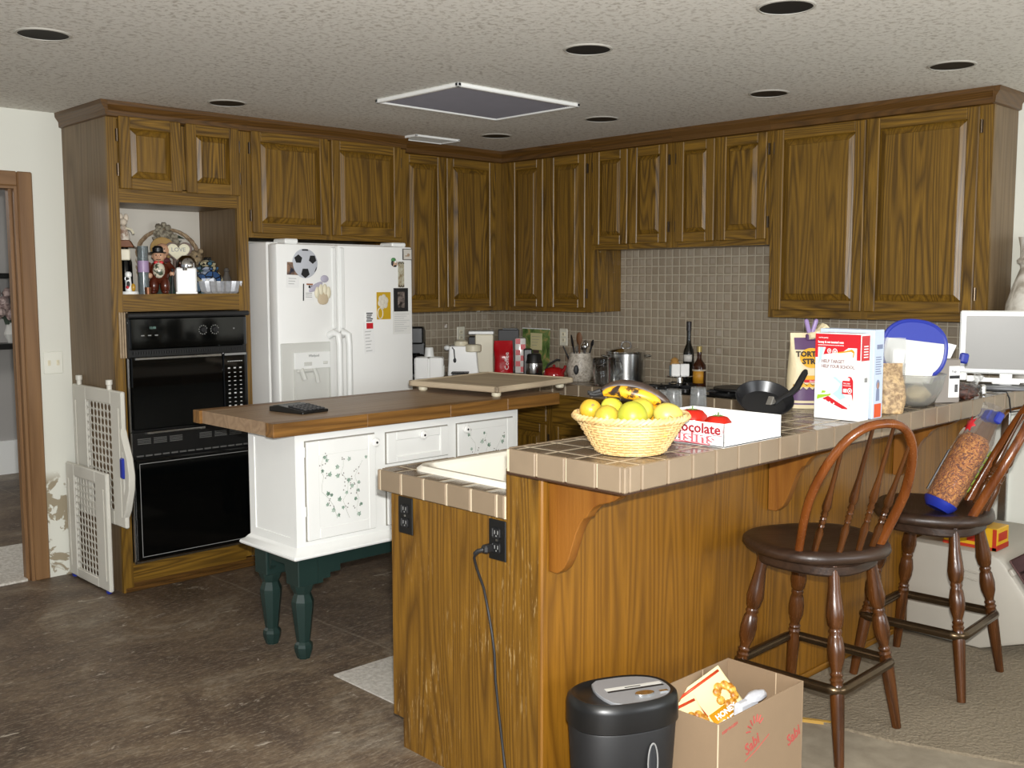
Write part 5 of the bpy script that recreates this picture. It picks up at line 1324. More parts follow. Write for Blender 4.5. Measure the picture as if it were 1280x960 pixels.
# ------------------------------------------------------------------ floor things
t = thing('paper_shredder', 'black paper shredder with grey top in front of the peninsula', 'shredder', (2.124, 1.756, 0), -.42, local=True)
def sh(z, e=0, n=44): return [(x, y, z) for x, y in circ(0, 0, 1, n, .157 - e, .110 - e, .82)]
def loftm(m, loops, cap0=True, cap1=True, M=None):
    n = len(loops[0]); fc = []
    for i in range(len(loops) - 1):
        for k in range(n): fc.append((i * n + k, i * n + (k + 1) % n, (i + 1) * n + (k + 1) % n, (i + 1) * n + k))
    if cap0: fc.append(tuple(range(n)))
    if cap1: fc.append(tuple(range((len(loops) - 1) * n, len(loops) * n)))
    m.faces([p for L in loops for p in L], fc, M=M)
m = MB(); loftm(m, [sh(0, .03), sh(.01, .024), sh(.33, .006), sh(.335, .008)]); m.build('bin_body', BLACKM, t, smooth=.8)
m = MB(); loftm(m, [sh(.335, .006), sh(.34, 0), sh(.392, 0), sh(.408, .004), sh(.416, .014), sh(.414, .022), sh(.406, .03)]); m.build('head', BLACKP, t, smooth=.8)
m = MB(); pts = [(x, y) for x, y in circ(0, 0, 1, 60, .140, .094, .85) if x > -.05]
pts = sorted(pts, key=lambda p: math.atan2(p[1], p[0])); m.prism(pts + [(-.062, .07), (-.072, .035), (-.075, 0), (-.072, -.035), (-.062, -.07)], 'z', .404, .414, bev=.002); o = m.build('grey_top', paint('silver_grey_plastic', '#8c8e91', .35, .05), t)
m = MB(); m.box(-.045, .125, .004, .022, .4142, .4152); m.build('shoulder', APPG, o)
m = MB(); m.box(-.045, .125, -.006, .004, .4142, .4148); m.box(.012, .06, .008, .0125, .4152, .4157); m.build('paper_slot', BLACKM, o)
m = MB(); m.prism(circ(.045, -.045, .022, 20, 1.3, .7), 'z', .414, .419, bev=.001); m.box(.09, .115, -.05, -.04, .414, .417); m.build('buttons', CHROME, o)
m = MB(); Qw = Matrix.Translation((.04, -.103, .245)); m.ell((0, 0, 0), (.014, .006, .055), M=Qw, seg=16, rings=12); m.build('window', paint('smoked_window', '#2b2d30', .08), t)
m = MB(); m.tube([(.0145 * math.cos(a), -.0035, .0565 * math.sin(a)) for a in [2 * PI * k / 28 for k in range(28)]], .0022, 6, closed=True, M=Qw); m.build('window_rim', GREYM, t)

t = thing('cardboard_box', 'open brown cardboard carton with red printing holding snack bags', 'box', (2.49, 1.685, 0))
KRAFT = paint('kraft_card', '#8f785e', .75, .04, 14, bump=.08)
bx0, bx1, by0, by1, bz = 2.275, 2.72, 1.545, 1.815, .335
m = MB(); w = .005; m.box(bx0, bx1, by0, by1, 0, .006)
m.box(bx0, bx0 + w, by0, by1, 0, bz, bev=.001); m.box(bx1 - w, bx1, by0, by1, 0, bz, bev=.001); m.box(bx0 + w, bx1 - w, by0, by0 + w, 0, bz, bev=.001); m.box(bx0 + w, bx1 - w, by1 - w, by1, 0, bz, bev=.001)
m.build('carton_walls', KRAFT, t)
m = MB(); m.tube([(bx0 - .0005, by0 - .0005, .0), (bx0 - .0005, by0 - .0005, bz)], .0022, 6); m.build('worn_edge', paint('pale_crease', '#cdb698', .7), t)
m = MB(); m.box(bx1 - w - .0006, bx1 - w, by0 + .09, by0 + .093, .05, bz); m.build('crease', bpy.data.materials['pale_crease'], t)
m = MB(); m.box(bx0 + .3, bx0 + .303, by1 - w - .0006, by1 - w, .05, bz); m.build('crease', bpy.data.materials['pale_crease'], t)
m = MB(); m.box(bx0 - .0012, bx0, by1 - .09, by1 - .075, .2, .215); m.build('handle_hole', BLACKM, t)
REDK = paint('faded_red_print', '#b05048', .7)
Q = frame((bx0 + .14, by0 - .0006, .20), (.95, 0, .3), (-.3, 0, .95))
m = MB(); m.text('Sabi', .05, Q, bold=.0008, sx=.9); m.tube([(-.01, -.012, 0), (.05, -.014, 0), (.12, -.008, 0)], .0015, 5, M=Q)
for k in range(7):
    a = .2 + k * .42; m.tube([(.06 + .025 * math.cos(a), .05 + .02 * math.sin(a), 0), (.06 + .045 * math.cos(a), .05 + .042 * math.sin(a), 0)], .0025, 5, M=Q)
m.text('Sabi', .05, Q @ Matrix.Translation((.2, -.11, 0)), bold=.0008, sx=.9)
m.text('KEEP FROZEN', .012, frame((bx0 + .02, by0 - .0006, .3), (.97, 0, .12), (-.12, 0, .97))); m.build('red_printing', REDK, t, smooth=0)
def snack(label, x, y, z, rz, ry, tone):
    t = thing('snack_bag', label, 'snack bag', (x, y, z), 0, 'snack bags in the carton', local=True)
    Q = TR(0, 0, 0, rz) @ Matrix.Rotation(-.5, 4, 'X') @ Matrix.Rotation(ry, 4, 'Y')
    m = MB(); bagshape(m, .2, .05, .23, .45, M=Q); m.build('pouch', paint('cream_foil_bag', '#ecdca6', .3, .05, 9), t, smooth=1)
    def yy(zz): return -.026 * (1 if zz < .1 else max(.1, 1 - (zz - .1) / .127 * .97)) - .003
    m = MB(); Z0, Z1 = .05, .13
    m.faces([(-.03, yy(Z0), Z0), (.05, yy(Z0), Z0), (.045, yy(Z1), Z1), (-.03, yy(Z1), Z1)], [(0, 1, 2, 3)], M=Q); m.build('yellow_block', paint('amber_print', '#d99a1a', .4), t, solid=.001)
    m = MB(); m.faces([(-.045, yy(.03), .03), (-.025, yy(.03), .03), (-.034, yy(.17), .17)], [(0, 1, 2)], M=Q); m.faces([(-.09, yy(.214), .214), (.085, yy(.214), .214), (.085, yy(.222), .222), (-.09, yy(.222), .222)], [(0, 1, 2, 3)], M=Q); m.build('red_wedge', paint('orange_red_wedge', '#c8401c', .4), t, solid=.001)
    m = MB()
    for k in range(9): m.ell((.055 + .025 * math.cos(k * 2.4) , yy(.15 + .02 * math.sin(k * 2.4)), .15 + .03 * math.sin(k * 2.4)), (.014, .006, .014), M=Q, seg=8, rings=6)
    CP = speck('golden_clusters', '#a8660f', '#e3b04a', 60, .4, .4, .6, 0)
    m.build('cluster_picture', CP, t, smooth=1); m = MB()
    for k in range(7): m.ell((-.07 + .018 * math.cos(k * 2.4), yy(.14), .13 + .026 * math.sin(k * 2.4)), (.013, .006, .013), M=Q, seg=8, rings=6)
    m.build('cluster_picture', CP, t, smooth=1)
    Qt = Q @ frame((-.018, yy(.1) - .003, .105), (1, 0, 0), (0, .15, 1)); m = MB(); m.text('HONEY', .022, Qt, bold=.0008); m.text('ROASTED', .022, Qt @ Matrix.Translation((-.004, -.024, 0)), bold=.0008, sx=.9); m.build('lettering', WHT, t)
snack('yellow honey roasted snack bag in the carton, the upper one to the right', 2.56, 1.66, .135, -.6, -.5, 0)
snack('yellow honey roasted snack bag in the carton, at its left end', 2.41, 1.68, .075, -.6, -.35, 0)
m = MB(); m.ell((2.60, 1.635, .295), (.05, .022, .016), bump=.15, M=None); m.box(2.50, 2.6, 1.62, 1.65, .03, .3, bev=.008)
tag(m.build('snack_packet', paint('white_blue_plastic', '#dfe2ea', .3)), 'white rounded plastic packet end beside the upper yellow snack bag', 'packet')

t = thing('storage_tote', 'grey beige plastic storage tote with sloped side against the peninsula', 'tote', (4.6, 1.68, .0))
TOTE = paint('grey_beige_tote_plastic', '#b3ada1', .5, .03, 8)
m = MB(); m.prism([(1.95, .014), (1.63, .014), (1.43, .085), (1.385, .11), (1.37, .14), (1.385, .17), (1.545, .385), (1.57, .41), (1.61, .42), (1.95, .42)], 'x', 4.28, 4.95, bev=.014, seg=2); m.build('shell', TOTE, t, smooth=.5)
m = MB(); m.tube([(4.279, y, z) for y, z in ((1.74, .31), (1.64, .30), (1.635, .33), (1.74, .34))], .005, 6, closed=True); m.build('grip_outline', TOTE, t)
sl = Vector((0, .16, .215)).normalized(); Qs = frame((4.28, 1.385, .17), (1, 0, 0), sl)
m = MB(); m.box(.05, .09, .05, .2, .002, .014, M=Qs, bev=.004); m.box(.12, .14, .06, .19, .002, .01, M=Qs, bev=.003); m.box(.0, .62, .215, .245, -.004, .012, M=Qs, bev=.004); m.build('side_ribs', TOTE, t)
t = thing('snack_carton', 'yellow and red snack box lying on top of the grey tote', 'box', (4.40, 1.70, .421))
m = MB(); m.box(4.33, 4.46, 1.60, 1.82, .421, .515, bev=.003); m.build('carton', paint('yellow_card', '#d8a51e', .4), t)
m = MB(); m.box(4.3285, 4.33, 1.60, 1.82, .423, .436); m.box(4.3285, 4.33, 1.60, 1.616, .423, .513); m.box(4.3285, 4.33, 1.66, 1.72, .45, .485); m.box(4.33, 4.46, 1.5985, 1.6, .423, .445); m.box(4.35, 4.44, 1.5985, 1.6, .46, .495); m.build('red_print', paint('red_box_print', '#b3321e', .4), t)
t = thing('quilted_bag', 'dark plum brown quilted pad leaning on the tote side', 'bag', (4.6, 1.42, .2))
m = MB()
for k in range(4): m.box(.02, .62, .03 + k * .062, .089 + k * .062, .016, .115, M=Qs, bev=.012, seg=2)
m.build('quilted_rows', paint('plum_brown_fabric', '#4a3232', .85, .12, 40, bump=.3), t)
m = MB(); m.box(.02, .62, .03, .277, .014, .022, M=Qs, bev=.004); m.build('backing', paint('plum_lining', '#5b403d', .85), t)
# ------------------------------------------------------------------ back counter
ZK = .916
def L(name, label, cat, x, y, z=ZK, rot=RV, group=None): return thing(name, label, cat, (x, y, z), rot, group, local=True)
t = L('coffee_maker', 'black coffee maker on counter, just right of the fridge', 'coffee maker', 4.24, 5.28)
m = MB(); m.box(-.07, .06, -.09, .09, 0, .03, bev=.006); m.box(-.07, .06, .03, .09, .03, .31, bev=.008); m.box(-.07, .06, -.09, .03, .22, .33, bev=.01); m.build('housing', BLACKP, t)
m = MB(); m.lathe([(0, .03), (.05, .03), (.058, .08), (.05, .14), (.035, .16), (0, .16)], (-.005, -.03, 0), 24); m.tube([(.04, -.06, .15), (.075, -.075, .14), (.075, -.075, .07), (.05, -.06, .06)], .006, 8); m.build('carafe', BLACKG, t)
t = L('white_toaster', 'boxy white toaster on counter in front of coffee maker', 'toaster', 4.20, 5.09)
m = MB(); m.box(-.088, -.003, -.06, .06, .004, .143, bev=.006); m.box(.003, .088, -.06, .06, .004, .143, bev=.006); m.box(-.09, .09, -.055, .055, 0, .135); m.build('shell', APPL, t)
m = MB(); m.box(.088, .097, -.03, .03, .02, .09, bev=.003); m.box(-.06, .06, -.012, .012, .1425, .1445); m.build('side_lever', APPG, t)
t = L('white_cup', 'small white cup upside down on top of white toaster', 'cup', 4.195, 5.085, ZK + .1445)
m = MB(); m.lathe([(.028, 0), (.031, 0), (.0315, .004), (.026, .056), (.024, .06), (0, .06), (0, .056), (.023, .055), (.028, .002), (.028, 0)], seg=26); m.build('cup_shell', WHITE, t)
t = L('white_juicer', 'white electric juicer with round cream lids on counter', 'juicer', 4.53, 5.13)
m = MB(); m.prism([(-.105, 0), (.10, 0), (.085, .165), (.08, .20), (-.09, .20), (-.095, .18)], 'y', -.06, .06, bev=.006); m.build('housing', APPL, t)
m = MB(); m.lathe([(0, .16), (.052, .16), (.058, .166), (.058, .2), (.05, .208), (0, .208)], (.06, -.025, 0), 28); m.build('spout_lid', CREAM, t)
m = MB(); m.lathe([(0, .2), (.044, .2), (.048, .21), (.046, .226), (.03, .236), (0, .238)], (-.02, .0, 0), 28); m.build('top_lid', CREAM, t)
m = MB(); m.ell((-.11, -.02, .185), (.022, .02, .018)); m.build('side_knob', WHITE, t)
m = MB(); m.tube([(-.075, -.0615, .19), (-.062, -.063, .175), (-.058, -.063, .12)], .004, 6); m.ell((-.057, -.064, .105), (.01, .005, .016)); m.build('dark_latch', BLACKM, t)
t = L('dish_rack', 'small dark wire rack on counter in front of juicer', 'rack', 4.40, 5.02)
m = MB()
for k in range(12): m.tube([(-.05 + k * .009, -.05, 0), (-.05 + k * .009, -.05, .035), (-.05 + k * .009, .05, .035), (-.05 + k * .009, .05, 0)], .0022, 5)
m.tube([(-.055, -.05, .034), (.055, -.05, .034), (.055, .05, .034), (-.055, .05, .034)], .003, 5, closed=True); m.tube([(-.055, -.05, .003), (.055, -.05, .003), (.055, .05, .003), (-.055, .05, .003)], .003, 5, closed=True); m.build('wires', BLACKM, t)
t = L('white_tray', 'flat white tray on counter at the foot of the juicer', 'tray', 4.585, 4.985)
m = MB(); m.box(-.085, .085, -.04, .04, 0, .016, bev=.005); m.box(-.012, .012, -.041, -.039, .006, .012, mat=0); m.build('tray_body', APPL, t)
t = L('toaster_oven', 'cream toaster oven with black door standing behind juicer', 'toaster oven', 4.80, 5.24, rot=-.77)
m = MB(); m.box(-.05, .075, -.06, .08, 0, .262, bev=.006); m.build('shell', CREAM, t)
m = MB(); m.box(-.095, -.049, -.05, .08, .01, .245, bev=.003); m.build('dark_side', BLACKM, t)
m = MB(); m.box(-.095, .078, -.065, .085, .262, .285, bev=.005); m.build('white_top', WHITE, t)
t = L('red_bag', 'shiny red coffee bag standing on counter beside checked package', 'bag', 4.80, 5.03)
m = MB(); bagshape(m, .135, .085, .225, .55, wob=.12); m.build('bag_body', paint('shiny_red_foil', '#b8101c', .22, .1, 10, bump=.25), t, smooth=1)
m = MB(); m.text('Coffee', .04, frame((.034, -.045, .03), (0, 0, 1), (-1, .0, 0)), sx=1.1); m.build('lettering', WHT, t)
t = L('checked_package', 'red and white checked package beside red bag on counter', 'package', 4.925, 5.00)
m = MB(); m.box(-.035, .04, -.035, .035, 0, .24, bev=.01, seg=2); m.build('pack_body', paint('pack_white', '#e2ddd8', .2), t)
m = MB()
for i in range(6):
    for j in range(2):
        if (i + j) % 2: m.box(-.03 + j * .034, .002 + j * .034, -.0365, -.0345, .01 + i * .038, .046 + i * .038)
m.build('red_checks', RED, t)
t = L('black_box', 'flat black box standing behind red bag on counter', 'box', 4.985, 5.17)
m = MB(); m.box(-.075, .07, -.025, .025, 0, .29, bev=.004); m.build('box_body', BLACKM, t)
m = MB(); m.box(-.045, .06, -.02, .02, .29, .298, bev=.002); m.build('box_top', BLACKP, t)
t = thing('garden_calendar', 'green garden picture calendar leaning on tiled wall near the corner', 'calendar', (5.05, 4.96, ZK))
Q = frame((5.062, 5.11, .95), (-.05, -1, 0), (.02, 0, 1))
GP = NT('garden_print'); f = GP.noise(GP.obj(), 16, 5, .65, .8); GP.l(GP.ramp(f, [(.3, hx('#2c3a24')), (.45, hx('#5d7a3c')), (.55, hx('#7d8f55')), (.63, hx('#b59a5c')), (.72, hx('#9c8a86'))]), GP.b.inputs['Base Color']); GP.set(Roughness=.35); GP = GP.m
m = MB(); m.box(0, .27, -.034, .265, 0, .006, M=Q); m.build('picture_sheet', GP, t)
m = MB(); m.box(-.002, .272, .262, .268, -.001, .008, M=Q); m.build('binding', WHT, t)
t = thing('sticky_note', 'pale yellow note stuck on the green garden calendar', 'note', (5.05, 4.98, 1.1))
m = MB(); m.box(.085, .20, .12, .235, .0065, .009, M=Q); m.build('note_sheet', paint('pale_yellow_note', '#d9cf9e', .6), t)
m = MB(); m.box(.11, .17, .085, .125, .0065, .008, M=Q); m.build('dark_tab', paint('brown_tab', '#4d3d38', .5), t)
m = MB()
for k in range(4): m.box(.1, .18 - .01 * k, .21 - k * .02, .212 - k * .02, .009, .0094, M=Q)
m.build('writing', GREYM, t)
t = L('coffee_grinder', 'black coffee grinder with silver label on counter by teapot', 'grinder', 4.70, 4.66)
m = MB(); m.lathe([(0, 0), (.05, 0), (.055, .01), (.055, .11), (.05, .12), (.048, .15), (.042, .16), (.0, .165)], (.01, 0, 0), 28); m.box(-.055, .0, -.02, .06, 0, .19, bev=.006); m.build('body', BLACKP, t)
m = MB(); m.lathe([(.0565, .035), (.0575, .04), (.0575, .095), (.0565, .1)], (.01, 0, 0), 28); m.build('silver_band', STEEL, t)
t = L('red_teapot', 'red enamel kettle with black handle left of utensil crock', 'kettle', 4.672, 4.44)
m = MB(); m.lathe([(0, 0), (.058, 0), (.066, .012), (.066, .045), (.058, .075), (.03, .088), (0, .09)], seg=32); m.build('kettle_body', paint('red_enamel', '#a01418', .1, .1, 6), t, smooth=1)
m = MB(); m.tube([(-.05, 0, .075), (-.035, 0, .105), (.02, 0, .135), (.04, 0, .13)], [.005, .006, .006, .005], 8); m.build('handle', BLACKM, t)
m = MB(); m.tube([(.045, -.03, .05), (.065, -.035, .08), (.07, -.035, .10)], [.014, .01, .008], 10); m.ell((0, 0, .094), .01); m.build('spout', paint('dark_red_enamel', '#8a1216', .1), t)
t = L('utensil_crock', 'speckled grey stoneware crock full of cooking utensils on counter', 'crock', 4.80, 4.335)
m = MB(); m.lathe([(0, 0), (.062, 0), (.07, .01), (.085, .06), (.084, .10), (.07, .15), (.066, .175), (.06, .175), (.064, .15), (.078, .1), (.078, .06), (.06, .02), (0, .015)], seg=36); m.build('crock_body', speck('speckled_stoneware', '#8f8578', '#c3bbae', 70, .45, .35, .55, .1), t, smooth=.8)
m = MB(); m.ell((-.03, -.084, .075), (.016, .006, .03)); m.build('dark_emblem', BLACKM, t)
def utensil(name, label, mat, tip, head, root=(0, 0)):
    t2 = L(name, label, 'utensil', 4.80, 4.335, ZK, RV, 'utensils in the crock'); m = MB()
    tip = Vector(tip); b = Vector((root[0], root[1], .025)); d = (tip - b).normalized(); m.tube([b, tip], [.004, .0055], 8); m.build('handle', STEEL if mat is None else mat, t2)
    Q = Matrix.Translation(tip) @ d.to_track_quat('Z', 'Y').to_matrix().to_4x4(); m = MB(); head(m, Q); m.build('head', mat or STEEL, t2); return t2
WOODU = paint('brown_spoon_wood', '#6b4526', .6, .1, 20)
utensil('wooden_spoon', 'brown wooden spoon standing upright in the crock', WOODU, (-.005, .01, .235), lambda m, Q: m.ell((0, 0, .03), (.02, .007, .04), M=Q), (.0, .02))
utensil('slotted_spoon', 'black slotted spoon leaning left in the crock', BLACKM, (-.045, .0, .22), lambda m, Q: m.ell((0, 0, .03), (.026, .007, .042), M=Q), (-.01, 0))
utensil('black_spatula', 'black spatula leaning far left out of the crock', BLACKM, (-.085, -.01, .17), lambda m, Q: m.box(-.022, .022, -.003, .003, 0, .055, M=Q, bev=.002), (-.02, -.01))
utensil('tongs', 'steel tongs hanging down the front of the crock', None, (-.025, -.055, .19), lambda m, Q: m.box(-.008, .008, -.003, .003, 0, .03, M=Q, bev=.001), (-.02, -.04))
utensil('potato_masher', 'black handled steel tool leaning right out of the crock', BLACKM, (.07, .0, .215), lambda m, Q: [m.ell((0, 0, .02), (.024, .01, .02), M=Q), m.tube([(-.024, 0, .02), (-.01, 0, .04), (.014, 0, .04), (.024, 0, .02)], .004, 6, M=Q)], (.02, 0))
utensil('ladle', 'thin steel ladle leaning across the front of the crock', None, (.02, -.05, .2), lambda m, Q: m.ell((0, 0, .015), (.02, .012, .02), M=Q), (.03, -.035))
utensil('whisk', 'steel wire whisk standing behind the wooden spoon', None, (.032, .02, .19), lambda m, Q: [m.tube([(0, 0, 0), (.018 * math.cos(a), .018 * math.sin(a), .03), (.012 * math.cos(a), .012 * math.sin(a), .055), (0, 0, .065)], .0012, 4, M=Q) for a in [k * PI / 4 for k in range(8)]], (.02, .02))
t = L('glass_pitcher', 'clear glass pitcher between the crock and steel stock pot', 'pitcher', 4.69, 4.04)
GL = glass('clear_glass', '#f4f6f6', .02)
m = MB(); m.lathe([(0, 0), (.055, 0), (.06, .008), (.068, .08), (.07, .16), (.068, .162), (.066, .16), (.064, .08), (.056, .012), (0, .01)], seg=36); m.build('glass_body', GL, t, smooth=.8)
m = MB(); m.tube([(.064, 0, .14), (.1, -.005, .135), (.105, -.005, .08), (.064, 0, .04)], .007, 8); m.build('handle', GL, t, smooth=.9)
t = L('stock_pot', 'tall shiny steel stock pot with lid on back counter', 'pot', 4.88, 4.03, ZK + .0)
m = MB(); m.lathe([(0, 0), (.112, 0), (.118, .006), (.118, .185), (.123, .19), (.118, .192), (0, .192)], seg=48); m.build('pot_body', STEEL, t, smooth=.6)
m = MB(); m.lathe([(.122, .190), (.122, .197), (.10, .207), (.05, .222), (0, .226)], seg=48); o = m.build('lid', CHROME, t, smooth=.7)
m = MB(); m.tube([(-.03, 0, .222), (-.025, 0, .25), (0, 0, .258), (.025, 0, .25), (.03, 0, .222)], .0055, 8); m.build('lid_handle', STEEL, o)
m = MB()
for s in (-1, 1): m.tube([(s * .117, -.035, .165), (s * .145, -.03, .17), (s * .15, 0, .17), (s * .145, .03, .17), (s * .117, .035, .165)], .0055, 8)
m.build('side_handles', STEEL, t)
# cooktop
t = thing('cooktop', 'black glass cooktop set in the tiled counter with four burners', 'cooktop', (4.83, 3.45, ZK))
m = MB(); m.box(4.60, 5.04, 2.98, 3.845, ZK - .0006, ZK + .010, bev=.004); m.build('glass_top', BLACKG, t)
for y in (3.2, 3.62):
    for x in (4.72, 4.93):
        m = MB(); m.lathe([(.085, ZK + .01), (.088, ZK + .02), (.075, ZK + .024), (.05, ZK + .014), (0, ZK + .014)], (x, y, 0), 28)
        for k in range(4):
            a = k * PI / 4; m.tube([(x + .1 * math.cos(a), y + .1 * math.sin(a), ZK + .024), (x - .1 * math.cos(a), y - .1 * math.sin(a), ZK + .024)], .005, 6)
        m.build('burner', BLACKM, t)
m = MB()
for k in range(4): m.lathe([(0, .028), (.016, .026), (.019, .01), (0, .01)], (4.63, 3.3 + k * .1, ZK), 16)
m.build('knobs', BLACKP, t)
t = thing('griddle_pan', 'flat black griddle pan on the right cooktop burners', 'pan', (4.75, 3.14, ZK + .03))
m = MB(); m.prism(circ(4.77, 3.15, .135, 40), 'z', ZK + .030, ZK + .046, bev=.006); m.build('griddle_plate', paint('black_iron', '#1c1b1b', .45, .1, 30), t)
m = MB(); m.tube([(4.66, 3.06, ZK + .04), (4.58, 2.98, ZK + .055), (4.42, 2.80, ZK + .07)], [.01, .011, .013], 8, flat=.6); m.build('handle', BLACKM, t)
# condiments
t = thing('condiment_stand', 'small chrome stand holding two white packets before the bottles', 'stand', (4.83, 3.60, ZK + .011))
CX, CY, CZ = 4.80, 3.565, ZK + .03
Q = TR(CX, CY, CZ, RV)
m = MB(); m.lathe([(0, 0), (.05, 0), (.05, .006), (.015, .012), (.012, .04), (.03, .046), (.075, .048), (.075, .052), (0, .052)], M=Q, seg=28); m.build('chrome_stand', CHROME, t)
m = MB(); m.box(-.052, -.003, -.035, -.015, .052, .12, M=Q, bev=.003); m.box(.0, .05, -.03, -.01, .052, .12, M=Q, bev=.003); m.build('white_packets', WHT, t)
t = thing('pepper_mill', 'glass spice jar with turned wooden lid behind white packets', 'jar', (4.82, 3.64, CZ + .053))
m = MB(); Qj = TR(CX, CY, CZ + .053, RV) @ Matrix.Translation((-.026, .026, 0)); m.lathe([(0, 0), (.03, 0), (.031, .05), (.028, .058), (0, .058)], M=Qj, seg=24); m.build('jar', paint('blue_grey_jar', '#7d8d95', .15, .1, 12), t)
m = MB(); m.lathe([(0, .058), (.026, .058), (.027, .07), (.02, .078), (.024, .086), (.015, .096), (.006, .1), (0, .104)], M=Qj, seg=24); m.build('wooden_lid', paint('honey_wood', '#b58a4e', .4, .1, 14), t)
DG = paint('dark_bottle_glass', '#14140f', .06, .1, 4)
def bottle(label, x, y, r, h, neck, mat, lab, labz, cap):
    t = thing('glass_bottle', label, 'bottle', (x, y, ZK), 0, local=True)
    m = MB(); m.lathe([(0, 0), (r * .95, 0), (r, .006), (r, h * .5), (r * .9, h * .56), (r * .45, h * .66), (neck, h * .72), (neck, h * .97), (0, h * .97)], seg=28); m.build('glass_body', mat, t, smooth=.8)
    m = MB(); m.lathe([(neck + .002, h * .86), (neck + .003, h * .99), (neck, h), (0, h)], seg=20); m.build('cap', cap, t)
    m = MB(); a0 = PI + .4 - .9; P = [(r * 1.012 * math.cos(a0 + 1.8 * k / 10), r * 1.012 * math.sin(a0 + 1.8 * k / 10)) for k in range(11)]
    m.faces([(x_, y_, labz[0]) for x_, y_ in P] + [(x_, y_, labz[1]) for x_, y_ in P], [(k, k + 1, k + 12, k + 11) for k in range(10)]); m.build('label_paper', lab, t, smooth=1, solid=.0008); return t
bottle('tall slim dark wine bottle on counter against mosaic tile', 4.985, 3.64, .032, .385, .012, DG, paint('pale_label', '#cfccc6', .5), (.15, .19), paint('dark_foil', '#2a2526', .35))
b2 = bottle('shorter amber sauce bottle with yellow label beside wine bottle', 4.96, 3.545, .04, .245, .013, paint('dark_amber_glass', '#3a1d0e', .06, .2, 6), paint('yellow_brown_label', '#c98f28', .5, .2, 30), (.03, .11), paint('gold_cap', '#b8a468', .3, metal=.5))
m = MB(); m.lathe([(.041, .1), (.0415, .102), (.0415, .108), (.041, .11)], seg=24); m.build('pale_band', paint('tin_band', '#b5aa98', .3), b2)

# ------------------------------------------------------------------ niche ornaments
ZN = 1.4745
N_ = lambda name, label, cat, x, y, z=ZN: thing(name, label, cat, (x, y, z), -.5, local=True)
t = N_('dark_bottle_figurine', 'dark bottle with tiny roof at far left of the niche', 'ornament', 2.235, 5.10)
m = MB(); m.lathe([(0, 0), (.035, 0), (.038, .01), (.036, .16), (.022, .2), (.02, .235), (0, .235)], seg=20); m.build('bottle', BLACKG, t)
m = MB(); m.prism([(-.05, .235), (.05, .235), (.03, .27), (-.03, .27)], 'y', -.04, .04, bev=.003); m.build('brown_roof', paint('brown_shingle', '#7a4a2a', .6, .15, 25), t)
m = MB(); m.box(-.03, .03, -.038, -.03, .17, .225, bev=.004); m.build('cream_cloth', CREAM, t)
t = N_('doll_ornament', 'small cream doll ornament sitting on the tiny brown roof', 'ornament', 2.235, 5.10, ZN + .271)
m = MB(); m.lathe([(0, 0), (.03, 0), (.028, .03), (.015, .07), (0, .075)], seg=18); m.build('skirt', speck('doll_cloth', '#8a6a54', '#d8cfc0', 30, .6, .4, .6, .2), t)
m = MB(); m.ell((0, 0, .09), .02); m.ell((-.012, .004, .115), (.012, .01, .02)); m.ell((.014, .004, .112), (.012, .01, .02)); m.build('head', paint('cream_doll', '#d6c8b4', .6, .1, 20), t)
m = MB(); m.tube([(-.015, -.01, .06), (-.035, -.02, .045), (-.03, -.03, .02)], .006, 6); m.tube([(.015, -.01, .06), (.04, -.02, .05), (.05, -.025, .03)], .006, 6); m.build('arms', CREAM, t)
t = N_('shaker', 'small white and black shaker on white stand at niche front left', 'shaker', 2.205, 4.995)
m = MB(); m.lathe([(0, 0), (.045, 0), (.047, .004), (.045, .015), (0, .016)], seg=24); m.build('stand', WHITE, t)
m = MB(); m.lathe([(0, .016), (.015, .016), (.017, .03), (.013, .07), (.012, .085), (.016, .09), (.016, .105), (.01, .112), (0, .113)], seg=20); m.build('shaker_body', WHITE, t)
m = MB(); m.ell((.0, -.014, .05), (.008, .006, .016)); m.ell((-.004, -.013, .078), (.009, .006, .007)); m.build('black_patches', BLACKM, t)
m = MB(); m.ell((-.004, -.016, .036), (.008, .005, .008)); m.build('red_patch', RED, t)
m = MB(); m.ell((.022, -.006, .035), (.011, .009, .02)); m.build('yellow_bead', paint('mustard_glaze', '#b98d22', .3), t)
t = N_('glass_candle', 'lilac banded candle in tall glass tube at niche left', 'candle', 2.29, 5.01)
m = MB(); m.lathe([(0, 0), (.026, 0), (.026, .24), (.024, .24), (.023, .01), (0, .01)], seg=24); m.build('glass_tube', glass('smoky_glass', '#b9c3c6', .08, .8, 1.3), t)
m = MB(); m.lathe([(.0268, .11), (.0272, .112), (.0272, .165), (.0268, .167)], seg=24); m.build('lilac_band', paint('lilac_label', '#a58cb0', .4), t)
m = MB(); m.lathe([(0, .011), (.021, .011), (.021, .18), (0, .18)], seg=20); m.build('wax', paint('grey_green_wax', '#7d8b8a', .5), t)
t = N_('copper_cup', 'tiny copper cup at the front edge of the niche', 'cup', 2.285, 4.955)
m = MB(); m.lathe([(0, 0), (.014, 0), (.016, .035), (.014, .035), (.012, .003), (0, .003)], seg=18); m.build('cup_body', paint('dull_copper', '#7d5136', .35, .1, 20, metal=.6), t)
